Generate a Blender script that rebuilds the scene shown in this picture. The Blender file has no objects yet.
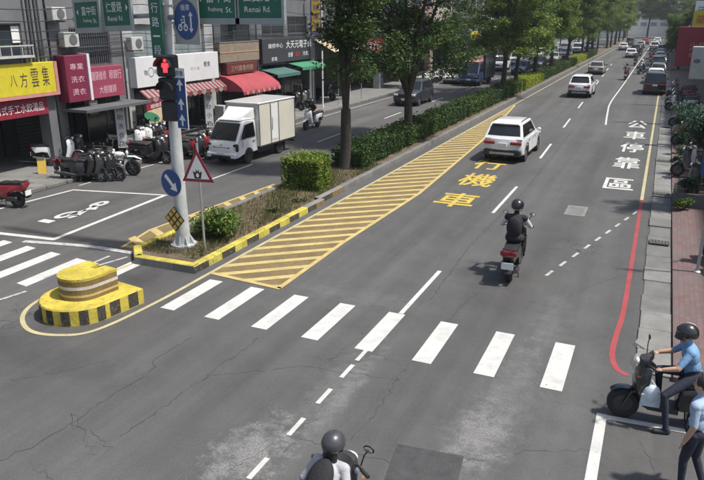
import bpy, bmesh, math, random
from mathutils import Vector, Matrix
R = math.radians
S = bpy.context.scene
COL = S.collection
random.seed(7)

# ------------------------------------------------------------------ camera, sky, sun, exposure
H = 6.2                       # roadside camera mast height above the asphalt
FPX, VPX, VPY = 674.0, 671.0, 18.0
PITCH = math.atan((240 - VPY) / FPX)
YAW = math.atan((VPX - 352) / math.hypot(FPX, 240 - VPY))
cam = bpy.data.objects.new('camera', bpy.data.cameras.new('camera'))
COL.objects.link(cam)
cam.location = (0, 0, H)
cam.rotation_euler = (math.pi / 2 - PITCH, 0, YAW)
cam.data.sensor_width = 36
cam.data.lens = 36 * FPX / 704
cam.data.clip_end = 3000
S.camera = cam

SUN_EL, SUN_AZ = R(62), R(82)         # azimuth measured from +y (up the street) towards +x
W = bpy.data.worlds.new('World'); S.world = W; W.use_nodes = True
wn = W.node_tree.nodes; wl = W.node_tree.links
sky = wn.new('ShaderNodeTexSky'); sky.sky_type = 'NISHITA'; sky.sun_disc = False
sky.sun_elevation = SUN_EL; sky.sun_rotation = SUN_AZ
sky.dust_density = 3.0; sky.air_density = 1.2; sky.ozone_density = 1.0
wn['Background'].inputs[1].default_value = 0.105
wl.new(sky.outputs[0], wn['Background'].inputs[0])
sl = bpy.data.lights.new('sun', 'SUN'); sl.energy = 3.9; sl.angle = R(3); sl.color = (1, .955, .88)
sun = bpy.data.objects.new('sun', sl); COL.objects.link(sun)
sd = Vector((math.sin(SUN_AZ) * math.cos(SUN_EL), math.cos(SUN_AZ) * math.cos(SUN_EL), math.sin(SUN_EL)))
sun.rotation_euler = sd.to_track_quat('Z', 'Y').to_euler()
sun.location = (20, 10, 40)
S.view_settings.view_transform = 'Standard'
S.view_settings.look = 'None'
S.view_settings.gamma = 1
S.view_settings.exposure = 0.5
S.view_settings.use_curve_mapping = False

# ------------------------------------------------------------------ pixel -> place helpers
def ray(x, y):
    u = x - 352; v = 240 - y
    fw = FPX * math.cos(PITCH) + v * math.sin(PITCH)
    up = -FPX * math.sin(PITCH) + v * math.cos(PITCH)
    return (u * math.cos(YAW) - fw * math.sin(YAW), u * math.sin(YAW) + fw * math.cos(YAW), up)
def G(x, y, z=0.0):                   # point of the horizontal plane at height z seen at that pixel
    a = ray(x, y); t = (z - H) / a[2]
    return Vector((a[0] * t, a[1] * t, z))
def OX(x, y, X):                      # point of the vertical plane x = X
    a = ray(x, y); t = X / a[0]
    return Vector((X, a[1] * t, H + a[2] * t))
def OY(x, y, Y):
    a = ray(x, y); t = Y / a[1]
    return Vector((a[0] * t, Y, H + a[2] * t))

# ------------------------------------------------------------------ materials
MATS = {}
def nodes(name):
    m = bpy.data.materials.new(name); m.use_nodes = True
    return m, m.node_tree.nodes, m.node_tree.links, m.node_tree.nodes['Principled BSDF']
def M(name, col, rough=.6, metal=0., var=.12, scale=4., bump=0., coat=0., emit=0., spec=.5, wear=None, wearcol=(.06, .06, .06)):
    """procedural surface: base colour broken up by two noises, optional worn-through patches, bump, roughness variation"""
    if name in MATS: return MATS[name]
    m, n, l, b = nodes(name)
    geo = n.new('ShaderNodeNewGeometry'); tc = n.new('ShaderNodeTexCoord')
    n1 = n.new('ShaderNodeTexNoise'); n1.inputs['Scale'].default_value = scale; n1.inputs['Detail'].default_value = 5
    n1.inputs['Roughness'].default_value = .65
    l.new(geo.outputs['Position'], n1.inputs['Vector'])
    r = n.new('ShaderNodeMapRange'); r.inputs[1].default_value = .3; r.inputs[2].default_value = .7
    r.inputs[3].default_value = 1 - var; r.inputs[4].default_value = 1 + var * .6
    l.new(n1.outputs[0], r.inputs[0])
    mx = n.new('ShaderNodeMix'); mx.data_type = 'RGBA'; mx.blend_type = 'MULTIPLY'; mx.inputs[0].default_value = 1
    mx.inputs[6].default_value = (*col, 1)
    cc = n.new('ShaderNodeCombineColor')
    for i in range(3): l.new(r.outputs[0], cc.inputs[i])
    l.new(cc.outputs[0], mx.inputs[7])
    out = mx.outputs[2]
    if wear is not None:
        n2 = n.new('ShaderNodeTexNoise'); n2.inputs['Scale'].default_value = 9; n2.inputs['Detail'].default_value = 8
        n2.inputs['Roughness'].default_value = .75
        l.new(geo.outputs['Position'], n2.inputs['Vector'])
        r2 = n.new('ShaderNodeMapRange'); r2.inputs[1].default_value = wear; r2.inputs[2].default_value = wear + .07
        l.new(n2.outputs[0], r2.inputs[0])
        m2 = n.new('ShaderNodeMix'); m2.data_type = 'RGBA'; m2.inputs[7].default_value = (*wearcol, 1)
        l.new(r2.outputs[0], m2.inputs[0]); l.new(out, m2.inputs[6]); out = m2.outputs[2]
    l.new(out, b.inputs['Base Color'])
    rr = n.new('ShaderNodeMapRange'); rr.inputs[3].default_value = max(0, rough - .07); rr.inputs[4].default_value = min(1, rough + .08)
    l.new(n1.outputs[0], rr.inputs[0]); l.new(rr.outputs[0], b.inputs['Roughness'])
    b.inputs['Metallic'].default_value = metal
    b.inputs['Specular IOR Level'].default_value = spec
    if coat: b.inputs['Coat Weight'].default_value = coat; b.inputs['Coat Roughness'].default_value = .06
    if emit:
        b.inputs['Emission Color'].default_value = (*col, 1); b.inputs['Emission Strength'].default_value = emit
    if bump:
        bp = n.new('ShaderNodeBump'); bp.inputs['Strength'].default_value = bump; bp.inputs['Distance'].default_value = .02
        n3 = n.new('ShaderNodeTexNoise'); n3.inputs['Scale'].default_value = scale * 8; n3.inputs['Detail'].default_value = 4
        l.new(geo.outputs['Position'], n3.inputs['Vector'])
        l.new(n3.outputs[0], bp.inputs['Height']); l.new(bp.outputs[0], b.inputs['Normal'])
    MATS[name] = m
    return m

def asphalt():
    m, n, l, b = nodes('worn_asphalt')
    geo = n.new('ShaderNodeNewGeometry')
    def noise(sc, det=4, vec=None, rough=.6):
        t = n.new('ShaderNodeTexNoise'); t.inputs['Scale'].default_value = sc; t.inputs['Detail'].default_value = det
        t.inputs['Roughness'].default_value = rough
        l.new(vec or geo.outputs['Position'], t.inputs['Vector']); return t.outputs[0]
    def rng(x, a, bb, c, d):
        r = n.new('ShaderNodeMapRange'); r.inputs[1].default_value = a; r.inputs[2].default_value = bb
        r.inputs[3].default_value = c; r.inputs[4].default_value = d; l.new(x, r.inputs[0]); return r.outputs[0]
    def math_(op, a, bb):
        t = n.new('ShaderNodeMath'); t.operation = op
        for i, v in enumerate((a, bb)):
            if isinstance(v, (int, float)): t.inputs[i].default_value = v
            else: l.new(v, t.inputs[i])
        return t.outputs[0]
    big = rng(noise(.16, 5), .3, .7, .86, 1.14)
    mid = rng(noise(1.3, 6, None, .7), .3, .7, .9, 1.1)
    fine = math_('MULTIPLY', rng(noise(85, 2), .25, .75, .66, 1.36), rng(noise(22, 3, None, .8), .3, .7, .88, 1.12))
    mp = n.new('ShaderNodeMapping'); mp.inputs['Scale'].default_value = (1.1, .035, 1)
    l.new(geo.outputs['Position'], mp.inputs['Vector'])
    streak = rng(noise(1.0, 5, mp.outputs[0]), .32, .68, .76, 1.18)
    v = math_('MULTIPLY', math_('MULTIPLY', big, mid), math_('MULTIPLY', fine, streak))
    v = math_('MULTIPLY', v, .077)
    # pale dusty scuffs where the old surface was ground off
    sep = n.new('ShaderNodeSeparateXYZ'); l.new(geo.outputs['Position'], sep.inputs[0])
    for (cx, cy, rx, ry, amt) in ((-4.95, 7.2, .55, 1.0, .15), (-1.75, 9.9, .5, 2.6, .055), (-1.95, 9.1, .42, 1.0, .085), (-1.5, 13.6, .4, 1.6, .04), (-4.35, 9.2, .22, 2.2, .05),
                                  (-6.0, 13.4, 1.6, .5, .03), (-4.6, 9.4, .35, 1.8, .05)):
        dx = math_('DIVIDE', math_('SUBTRACT', sep.outputs[0], cx), rx); dy = math_('DIVIDE', math_('SUBTRACT', sep.outputs[1], cy), ry)
        d = math_('SQRT', math_('ADD', math_('MULTIPLY', dx, dx), math_('MULTIPLY', dy, dy)), 0)
        d = math_('ADD', d, rng(noise(3.4, 6, None, .75), .3, .7, -.75, .75))
        k = rng(d, .25, 1.1, 1, 0)
        k = math_('MULTIPLY', k, rng(noise(34, 6, None, .8), .4, .62, .12, 1.15))
        v = math_('ADD', v, math_('MULTIPLY', k, amt))
    # oil-dark drips
    for (cx, cy, rx, ry, amt) in ((-11.0, 8.1, 2.6, .7, .75), (-5.4, 22, .5, 9, .85), (-9, 34, .5, 14, .9), (-2.2, 30, .6, 16, .88), (-11.6, 12.2, .8, .7, .6),
                                  (-3.3, 15.2, .9, 1.6, .84), (-4.0, 16.2, .4, .8, .78)):
        dx = math_('DIVIDE', math_('SUBTRACT', sep.outputs[0], cx), rx); dy = math_('DIVIDE', math_('SUBTRACT', sep.outputs[1], cy), ry)
        d = math_('SQRT', math_('ADD', math_('MULTIPLY', dx, dx), math_('MULTIPLY', dy, dy)), 0)
        d = math_('ADD', d, rng(noise(.9, 5), .3, .7, -.5, .5))
        v = math_('MULTIPLY', v, rng(d, .2, 1.2, amt, 1))
    # hairline cracking, only here and there
    wv = n.new('ShaderNodeVectorMath'); wv.operation = 'ADD'
    nn = n.new('ShaderNodeTexNoise'); nn.inputs['Scale'].default_value = 2.2; l.new(geo.outputs['Position'], nn.inputs['Vector'])
    l.new(geo.outputs['Position'], wv.inputs[0]); l.new(nn.outputs[1], wv.inputs[1])
    vo = n.new('ShaderNodeTexVoronoi'); vo.feature = 'DISTANCE_TO_EDGE'; vo.inputs['Scale'].default_value = .55
    l.new(wv.outputs[0], vo.inputs['Vector'])
    ck = rng(vo.outputs['Distance'], .0, .012, 1, 0)
    ck = math_('MULTIPLY', ck, rng(noise(.35, 3), .56, .64, 0, .62))
    v = math_('MULTIPLY', v, math_('SUBTRACT', 1, ck))
    cc = n.new('ShaderNodeCombineColor')
    l.new(math_('MULTIPLY', v, 1.0), cc.inputs[0]); l.new(math_('MULTIPLY', v, .995), cc.inputs[1]); l.new(math_('MULTIPLY', v, .985), cc.inputs[2])
    l.new(cc.outputs[0], b.inputs['Base Color'])
    l.new(rng(noise(5, 4), .3, .7, .72, .92), b.inputs['Roughness'])
    bp = n.new('ShaderNodeBump'); bp.inputs['Strength'].default_value = .5; bp.inputs['Distance'].default_value = .008
    l.new(noise(110, 2), bp.inputs['Height']); l.new(bp.outputs[0], b.inputs['Normal'])
    MATS['asphalt'] = m
    return m
asphalt()

def brick_paving():
    m, n, l, b = nodes('red_brick_paving')
    geo = n.new('ShaderNodeNewGeometry')
    mp = n.new('ShaderNodeMapping'); mp.inputs['Rotation'].default_value = (0, 0, math.pi / 2)
    l.new(geo.outputs['Position'], mp.inputs['Vector'])
    bt = n.new('ShaderNodeTexBrick'); bt.inputs['Scale'].default_value = 1
    bt.inputs['Brick Width'].default_value = .22; bt.inputs['Row Height'].default_value = .11; bt.inputs['Mortar Size'].default_value = .006
    bt.inputs['Color1'].default_value = (.17, .105, .10, 1); bt.inputs['Color2'].default_value = (.135, .085, .082, 1); bt.inputs['Mortar'].default_value = (.10, .08, .075, 1)
    l.new(mp.outputs[0], bt.inputs['Vector'])
    nz = n.new('ShaderNodeTexNoise'); nz.inputs['Scale'].default_value = 1.1; nz.inputs['Detail'].default_value = 6; l.new(geo.outputs['Position'], nz.inputs['Vector'])
    r = n.new('ShaderNodeMapRange'); r.inputs[1].default_value = .4; r.inputs[2].default_value = .72; r.inputs[4].default_value = .65; l.new(nz.outputs[0], r.inputs[0])
    mx = n.new('ShaderNodeMix'); mx.data_type = 'RGBA'; mx.inputs[7].default_value = (.13, .12, .115, 1)
    l.new(r.outputs[0], mx.inputs[0]); l.new(bt.outputs[0], mx.inputs[6]); l.new(mx.outputs[2], b.inputs['Base Color'])
    bp = n.new('ShaderNodeBump'); bp.inputs['Strength'].default_value = .6; bp.inputs['Distance'].default_value = .006; bp.invert = True
    l.new(bt.outputs['Fac'], bp.inputs['Height']); l.new(bp.outputs[0], b.inputs['Normal'])
    b.inputs['Roughness'].default_value = .85
    MATS['brick_paving'] = m
brick_paving()

def leafmat(name, c1, c2, trans=.25):
    m, n, l, b = nodes(name)
    oi = n.new('ShaderNodeNewGeometry')
    nz = n.new('ShaderNodeTexNoise'); nz.inputs['Scale'].default_value = 1.6; nz.inputs['Detail'].default_value = 3
    l.new(oi.outputs['Position'], nz.inputs['Vector'])
    w = n.new('ShaderNodeTexWhiteNoise'); w.noise_dimensions = '1D'
    l.new(oi.outputs['Random Per Island'], w.inputs['W'])
    a = n.new('ShaderNodeMath'); a.operation = 'ADD'; l.new(nz.outputs[0], a.inputs[0])
    s = n.new('ShaderNodeMath'); s.operation = 'MULTIPLY'; s.inputs[1].default_value = .6; l.new(w.outputs[0], s.inputs[0]); l.new(s.outputs[0], a.inputs[1])
    r = n.new('ShaderNodeMapRange'); r.inputs[1].default_value = .4; r.inputs[2].default_value = 1.2; l.new(a.outputs[0], r.inputs[0])
    mx = n.new('ShaderNodeMix'); mx.data_type = 'RGBA'; mx.inputs[6].default_value = (*c1, 1); mx.inputs[7].default_value = (*c2, 1)
    l.new(r.outputs[0], mx.inputs[0]); l.new(mx.outputs[2], b.inputs['Base Color'])
    b.inputs['Roughness'].default_value = .55; b.inputs['Specular IOR Level'].default_value = .3
    tr = n.new('ShaderNodeBsdfTranslucent'); l.new(mx.outputs[2], tr.inputs[0])
    ad = n.new('ShaderNodeMixShader'); ad.inputs[0].default_value = trans
    l.new(b.outputs[0], ad.inputs[1]); l.new(tr.outputs[0], ad.inputs[2])
    l.new(ad.outputs[0], n['Material Output'].inputs[0])
    MATS[name] = m
    return m

def stripes(name, ca, cb, per, axis=1, rough=.4):
    """two-colour stripes in object space (painted or woven)"""
    m, n, l, b = nodes(name)
    tc = n.new('ShaderNodeTexCoord'); sp = n.new('ShaderNodeSeparateXYZ'); l.new(tc.outputs['Object'], sp.inputs[0])
    d = n.new('ShaderNodeMath'); d.operation = 'DIVIDE'; d.inputs[1].default_value = per; l.new(sp.outputs[axis], d.inputs[0])
    f = n.new('ShaderNodeMath'); f.operation = 'FRACT'; l.new(d.outputs[0], f.inputs[0])
    g = n.new('ShaderNodeMath'); g.operation = 'GREATER_THAN'; g.inputs[1].default_value = .5; l.new(f.outputs[0], g.inputs[0])
    mx = n.new('ShaderNodeMix'); mx.data_type = 'RGBA'; mx.inputs[6].default_value = (*ca, 1); mx.inputs[7].default_value = (*cb, 1)
    l.new(g.outputs[0], mx.inputs[0]); l.new(mx.outputs[2], b.inputs['Base Color']); b.inputs['Roughness'].default_value = rough
    MATS[name] = m
    return m

def mats():
    M('white_paint', (.50, .50, .48), .75, var=.2, scale=2.5, wear=.6, wearcol=(.22, .22, .215), bump=.2)
    M('white_thin', (.42, .42, .41), .75, var=.25, scale=2, wear=.54, wearcol=(.14, .14, .14), bump=.2)
    M('yellow_line', (.46, .36, .14), .7, var=.18, scale=2.5, wear=.6, wearcol=(.20, .16, .08), bump=.2)
    M('hatch_ground', (.18, .13, .05), .8, var=.3, scale=1.2, wear=.52, wearcol=(.10, .095, .08), bump=.2)
    M('hatch_stripe', (.46, .36, .15), .75, var=.25, scale=2, wear=.58, wearcol=(.24, .19, .10), bump=.2)
    M('yellow_text', (.50, .37, .07), .7, var=.25, scale=3, wear=.57, wearcol=(.13, .12, .08))
    M('red_line', (.30, .05, .055), .7, var=.2, scale=2, wear=.63, wearcol=(.16, .12, .12))
    M('pale_yellow', (.42, .37, .21), .7, var=.2, scale=2, wear=.6, wearcol=(.17, .16, .13))
    M('tar', (.04, .04, .041), .6, var=.2)
    M('patch_asphalt', (.054, .054, .056), .85, var=.35, scale=5, bump=.4, wear=.6, wearcol=(.085, .085, .085))
    M('iron', (.13, .13, .13), .6, metal=.3, var=.25, scale=20)
    M('kerb_yellow', (.46, .39, .06), .75, var=.35, scale=2, bump=.4, wear=.55, wearcol=(.2, .17, .09))
    M('block_yellow', (.46, .37, .05), .75, var=.35, scale=1.6, bump=.5, wear=.56, wearcol=(.22, .18, .08))
    M('kerb_black', (.045, .04, .033), .75, var=.4, scale=3, bump=.4, wear=.54, wearcol=(.13, .11, .07))
    M('band_brown', (.19, .13, .05), .7, var=.3, scale=4, wear=.66, wearcol=(.32, .25, .08))
    M('band_white', (.55, .50, .45), .6, var=.25, scale=5, wear=.62, wearcol=(.26, .20, .12))
    M('concrete', (.15, .148, .143), .85, var=.22, scale=1.5, bump=.3)
    M('concrete_dark', (.15, .148, .142), .85, var=.3, scale=1.5, bump=.3)
    M('concrete_pale', (.20, .196, .188), .85, var=.25, scale=2.2, bump=.3, wear=.58, wearcol=(.2, .195, .185))
    M('soil', (.12, .088, .055), .95, var=.45, scale=2.2, bump=.9, wear=.58, wearcol=(.07, .075, .03))
    M('tile_floor', (.20, .20, .195), .55, var=.2, scale=1.2)
    M('galv', (.42, .43, .44), .42, metal=.55, var=.12, scale=3)
    M('pole_white', (.46, .48, .48), .5, var=.25, scale=2.0, wear=.6, wearcol=(.28, .27, .25))
    M('frame_grey', (.30, .34, .35), .45, metal=.3, var=.12)
    M('sign_green', (.012, .11, .075), .4, var=.08)
    M('sign_blue', (.02, .065, .22), .4, var=.1)
    M('sign_white', (.74, .74, .73), .45, var=.06)
    M('sign_red', (.24, .025, .045), .45, var=.12)
    M('sign_black', (.02, .02, .02), .45, var=.1)
    M('sign_yellow', (.72, .60, .03), .45, var=.1)
    M('housing', (.018, .020, .025), .45, var=.2)
    M('led_red', (1.0, .02, .03), .4, var=0, emit=3.0)
    M('lens_dark', (.02, .03, .03), .15, var=0)
    M('rubber', (.020, .020, .021), .8, var=.25, scale=12)
    M('rim', (.42, .43, .45), .3, metal=.9, var=.1)
    M('rim_dark', (.09, .09, .095), .35, metal=.7, var=.1)
    M('car_glass', (.012, .014, .016), .06, var=0, spec=.7)
    M('black_trim', (.02, .02, .021), .5, var=.15)
    M('chrome', (.6, .6, .6), .15, metal=1, var=0)
    M('tail_red', (.22, .012, .015), .18, var=0, coat=.5)
    M('lamp_clear', (.62, .64, .66), .1, var=.05, coat=.6)
    M('amber', (.28, .11, .03), .25, var=0)
    M('plate', (.72, .72, .70), .45, var=.06)
    for k, c in dict(white=(.74, .745, .75), silver=(.36, .355, .33), black=(.016, .016, .018), dark=(.035, .038, .045), grey=(.16, .165, .17), blue=(.03, .06, .14),
                     red=(.30, .02, .03), cream=(.62, .60, .52), yellow=(.6, .42, .05), teal=(.05, .18, .18), pink=(.5, .28, .32)).items():
        M('paint_' + k, c, .32, var=.05, scale=2, coat=.8, metal=.25 if k in ('silver', 'grey') else 0)
    M('seat_vinyl', (.022, .022, .023), .5, var=.2)
    M('plastic_dark', (.035, .035, .037), .6, var=.2)
    M('skin', (.50, .30, .21), .55, var=.1)
    M('hair', (.015, .013, .012), .5, var=.2, scale=40)
    for k, c in dict(shirt_blue=(.16, .30, .50), shirt_pale=(.33, .43, .56), shirt_white=(.6, .6, .63), shirt_grey=(.4, .4, .42), cloth_black=(.016, .016, .02), navy=(.022, .026, .045),
                     denim=(.06, .08, .13), cloth_brown=(.14, .10, .08), cloth_red=(.3, .05, .06), khaki=(.25, .2, .13), cloth_green=(.1, .16, .1)).items():
        M(k, c, .85, var=.28, scale=3, bump=.5)
    M('shoe', (.05, .05, .05), .6, var=.2)
    M('helmet_black', (.02, .02, .022), .25, var=.1, coat=.5)
    M('helmet_grey', (.05, .05, .054), .3, var=.15, coat=.5, scale=6)
    M('helmet_white', (.6, .6, .6), .3, var=.1, coat=.5)
    M('helmet_red', (.3, .03, .03), .3, var=.1, coat=.5)
    M('visor', (.03, .03, .035), .08, var=0)
    M('bag_white', (.55, .62, .68), .45, var=.2, scale=7)
    M('bag_yellow', (.55, .52, .12), .6, var=.2, scale=7)
    M('bark', (.045, .038, .032), .9, var=.4, scale=6, bump=.8)
    leafmat('leaf_dark', (.026, .055, .012), (.085, .145, .03), .3)
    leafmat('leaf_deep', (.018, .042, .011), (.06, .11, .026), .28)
    M('wall_bright', (.66, .67, .66), .7, var=.12, scale=.3)
    leafmat('leaf_mid', (.045, .09, .015), (.15, .22, .04), .3)
    leafmat('leaf_light', (.07, .13, .018), (.25, .32, .05), .35)
    leafmat('leaf_yellow', (.16, .24, .012), (.38, .42, .05), .3)
    leafmat('leaf_right', (.018, .05, .028), (.05, .11, .06))
    leafmat('weed', (.05, .07, .02), (.14, .13, .05))
    # facades
    M('wall_white', (.36, .365, .365), .8, var=.25, scale=.9, bump=.15, wear=.64, wearcol=(.3, .29, .27))
    M('wall_grey', (.14, .145, .155), .8, var=.22, scale=.9, bump=.15)
    M('wall_beige', (.36, .33, .28), .8, var=.22, scale=.9, bump=.15)
    M('wall_dark', (.10, .105, .115), .75, var=.25, scale=.9)
    M('wall_pink', (.32, .22, .20), .8, var=.22, scale=.9)
    M('wall_blue', (.22, .25, .30), .8, var=.2, scale=.9)
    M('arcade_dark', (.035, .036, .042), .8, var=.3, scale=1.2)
    M('shutter', (.09, .095, .10), .5, metal=.3, var=.15)
    M('win_frame', (.30, .31, .32), .4, metal=.5, var=.1)
    M('window_glass', (.035, .045, .055), .08, var=.2, scale=.7, spec=.8)
    M('window_pale', (.25, .29, .30), .2, var=.25, scale=1.2)
    M('bars', (.17, .175, .18), .5, metal=.4, var=.15)
    M('ac_white', (.45, .45, .43), .5, var=.15, scale=4)
    M('magenta', (.17, .018, .05), .5, var=.15)
    M('magenta_pale', (.28, .05, .09), .5, var=.15)
    M('fascia_white', (.62, .62, .63), .45, var=.08, scale=1.5)
    M('fascia_red', (.24, .02, .04), .5, var=.15)
    M('fascia_pink', (.5, .22, .22), .5, var=.12)
    M('fascia_yellow', (.55, .47, .03), .5, var=.14)
    M('fascia_dark', (.045, .047, .055), .5, var=.2)
    M('fascia_wood', (.25, .2, .15), .6, var=.25, scale=3)
    M('fascia_maroon', (.12, .03, .03), .5, var=.2)
    M('awning_red', (.32, .05, .065), .7, var=.2, scale=2)
    M('awning_green', (.05, .22, .12), .6, var=.15)
    M('awning_teal', (.06, .14, .12), .6, var=.2)
    M('awning_tan', (.55, .42, .28), .7, var=.15)
    M('letter_white', (.75, .75, .75), .5, var=.05)
    M('letter_pink', (.62, .4, .45), .5, var=.05)
    M('letter_black', (.02, .02, .02), .5, var=.05)
    M('letter_red', (.5, .04, .05), .5, var=.05)
    M('letter_gold', (.62, .42, .08), .5, var=.05)
    M('sign_purple', (.16, .12, .24), .5, var=.1)
    M('cardboard', (.4, .28, .16), .8, var=.2)
    M('lantern', (.35, .28, .2), .7, var=.2)
    stripes('scallop', (.17, .03, .04), (.25, .2, .19), .34)
mats()

# ------------------------------------------------------------------ mesh builders
class MB:
    def __init__(s): s.v = []; s.f = []; s.m = []; s.sm = []; s.cur = 0; s.smooth = False
    def add(s, vs, fs):
        o = len(s.v); s.v += [tuple(x) for x in vs]
        for f in fs: s.f.append([o + i for i in f]); s.m.append(s.cur); s.sm.append(s.smooth)
        return s
    def box(s, x0, x1, y0, y1, z0, z1, mtx=None):
        vs = [Vector((x, y, z)) for z in (z0, z1) for y in (y0, y1) for x in (x0, x1)]
        if mtx: vs = [mtx @ q for q in vs]
        return s.add(vs, [(0, 2, 3, 1), (4, 5, 7, 6), (0, 1, 5, 4), (2, 6, 7, 3), (0, 4, 6, 2), (1, 3, 7, 5)])
    def cbox(s, x0, x1, y0, y1, z0, z1, b=.02, mtx=None):
        """box with chamfered edges (24 vertices)"""
        vs = []
        for z in (z0, z1):
            for y in (y0, y1):
                for x in (x0, x1):
                    dx = b if x == x0 else -b; dy = b if y == y0 else -b; dz = b if z == z0 else -b
                    vs += [Vector((x, y + dy, z + dz)), Vector((x + dx, y, z + dz)), Vector((x + dx, y + dy, z))]
        if mtx: vs = [mtx @ q for q in vs]
        bm = bmesh.new()
        for q in vs: bm.verts.new(q)
        r = bmesh.ops.convex_hull(bm, input=bm.verts)
        bmesh.ops.dissolve_limit(bm, angle_limit=.02, verts=bm.verts, edges=bm.edges)
        bm.verts.index_update()
        s.add([q.co.copy() for q in bm.verts], [[q.index for q in f.verts] for f in bm.faces]); bm.free()
        return s
    def tube(s, pts, rad, n=8, cap=True):
        """tapered tube along points; rad number or list"""
        pts = [Vector(p) for p in pts]
        if not isinstance(rad, (list, tuple)): rad = [rad] * len(pts)
        vs = []; fs = []
        up = None
        for i, p in enumerate(pts):
            d = (pts[min(i + 1, len(pts) - 1)] - pts[max(i - 1, 0)]).normalized()
            if up is None: up = Vector((0, 0, 1)) if abs(d.z) < .9 else Vector((1, 0, 0))
            a = d.cross(up)
            if a.length < 1e-4: a = d.orthogonal()
            a.normalize(); bq = d.cross(a); up = -bq if False else up
            for k in range(n):
                t = 2 * math.pi * k / n
                vs.append(p + (a * math.cos(t) + bq * math.sin(t)) * rad[i])
        for i in range(len(pts) - 1):
            for k in range(n):
                fs.append((i * n + k, i * n + (k + 1) % n, (i + 1) * n + (k + 1) % n, (i + 1) * n + k))
        if cap:
            fs.append(tuple(range(n))[::-1]); fs.append(tuple((len(pts) - 1) * n + k for k in range(n)))
        return s.add(vs, fs)
    def prism(s, poly, fn, d0, d1):
        """2-D polygon extruded: fn(u, v, d) -> 3-D"""
        n = len(poly)
        vs = [fn(u, v, d0) for u, v in poly] + [fn(u, v, d1) for u, v in poly]
        fs = [tuple(range(n))[::-1], tuple(range(n, 2 * n))] + [(i, (i + 1) % n, n + (i + 1) % n, n + i) for i in range(n)]
        return s.add(vs, fs)
    def lathe(s, prof, n=16, mtx=None, close=False):
        """profile [(r, h)] turned about z (or about mtx's z)"""
        vs = []; fs = []
        for r, h in prof:
            for k in range(n):
                t = 2 * math.pi * k / n; q = Vector((r * math.cos(t), r * math.sin(t), h)); vs.append(mtx @ q if mtx else q)
        m = len(prof)
        for i in range(m if close else m - 1):
            j = (i + 1) % m
            for k in range(n): fs.append((i * n + k, i * n + (k + 1) % n, j * n + (k + 1) % n, j * n + k))
        if not close: fs.append(tuple(range(n))[::-1]); fs.append(tuple((m - 1) * n + k for k in range(n)))
        return s.add(vs, fs)
    def ball(s, c, r, n=12, k=8, mtx=None):
        """ellipsoid"""
        if not isinstance(r, (list, tuple)): r = (r, r, r)
        vs = [Vector((0, 0, -1))]; fs = []
        for i in range(1, k):
            a = -math.pi / 2 + math.pi * i / k
            for j in range(n):
                t = 2 * math.pi * j / n; vs.append(Vector((math.cos(a) * math.cos(t), math.cos(a) * math.sin(t), math.sin(a))))
        vs.append(Vector((0, 0, 1)))
        for j in range(n):
            fs.append((0, 1 + (j + 1) % n, 1 + j)); fs.append((len(vs) - 1, 1 + (k - 2) * n + j, 1 + (k - 2) * n + (j + 1) % n))
        for i in range(k - 2):
            for j in range(n): fs.append((1 + i * n + j, 1 + i * n + (j + 1) % n, 1 + (i + 1) * n + (j + 1) % n, 1 + (i + 1) * n + j))
        c = Vector(c); q = [Vector((v.x * r[0], v.y * r[1], v.z * r[2])) for v in vs]
        q = [(mtx @ v if mtx else v) + c for v in q]
        return s.add(q, fs)
    def mesh(s, name, mats, angle=None):
        me = bpy.data.meshes.new(name)
        me.from_pydata(s.v, [], s.f)
        for mt in (mats if isinstance(mats, (list, tuple)) else [mats]):
            me.materials.append(MATS[mt] if isinstance(mt, str) else mt)
        me.polygons.foreach_set('material_index', s.m)
        if angle is not None:
            me.polygons.foreach_set('use_smooth', [True] * len(s.f))
            me.update(); me.set_sharp_from_angle(angle=R(angle))
        me.update()
        return me
    def build(s, name, mats, parent=None, angle=None, loc=None, label=None):
        o = bpy.data.objects.new(name, s.mesh(name, mats, angle)); COL.objects.link(o)
        if parent is not None: o.parent = parent
        if loc is not None: o.location = loc
        if label: o['label'] = label
        return o

def E(name, label, cat, loc=(0, 0, 0), rz=0., group=None):
    o = bpy.data.objects.new(name, None); COL.objects.link(o)
    o.empty_display_size = .2
    o.location = loc; o.rotation_euler = (0, 0, rz); o['label'] = label; o['category'] = cat
    if group: o['group'] = group
    return o
def tag(o, label, cat, group=None):
    o['label'] = label; o['category'] = cat
    if group: o['group'] = group
    return o
def struct(o): o['kind'] = 'structure'; return o
KIDS = {}
def copy_tree(o, label=None, group=None, swap=None, parent=None):
    c = o.copy(); COL.objects.link(c)
    if parent is not None: c.parent = parent
    if label: c['label'] = label
    if group: c['group'] = group
    if swap and c.type == 'MESH':
        key = (c.data.name, tuple(sorted(swap.items())))
        if any(mm and mm.name in swap for mm in c.data.materials):
            if key not in KIDS:
                d = c.data.copy()
                for i, mm in enumerate(d.materials):
                    if mm.name in swap: d.materials[i] = MATS[swap[mm.name]]
                KIDS[key] = d
            c.data = KIDS[key]
    for ch in o.children: copy_tree(ch, None, None, swap, c)
    return c

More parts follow.
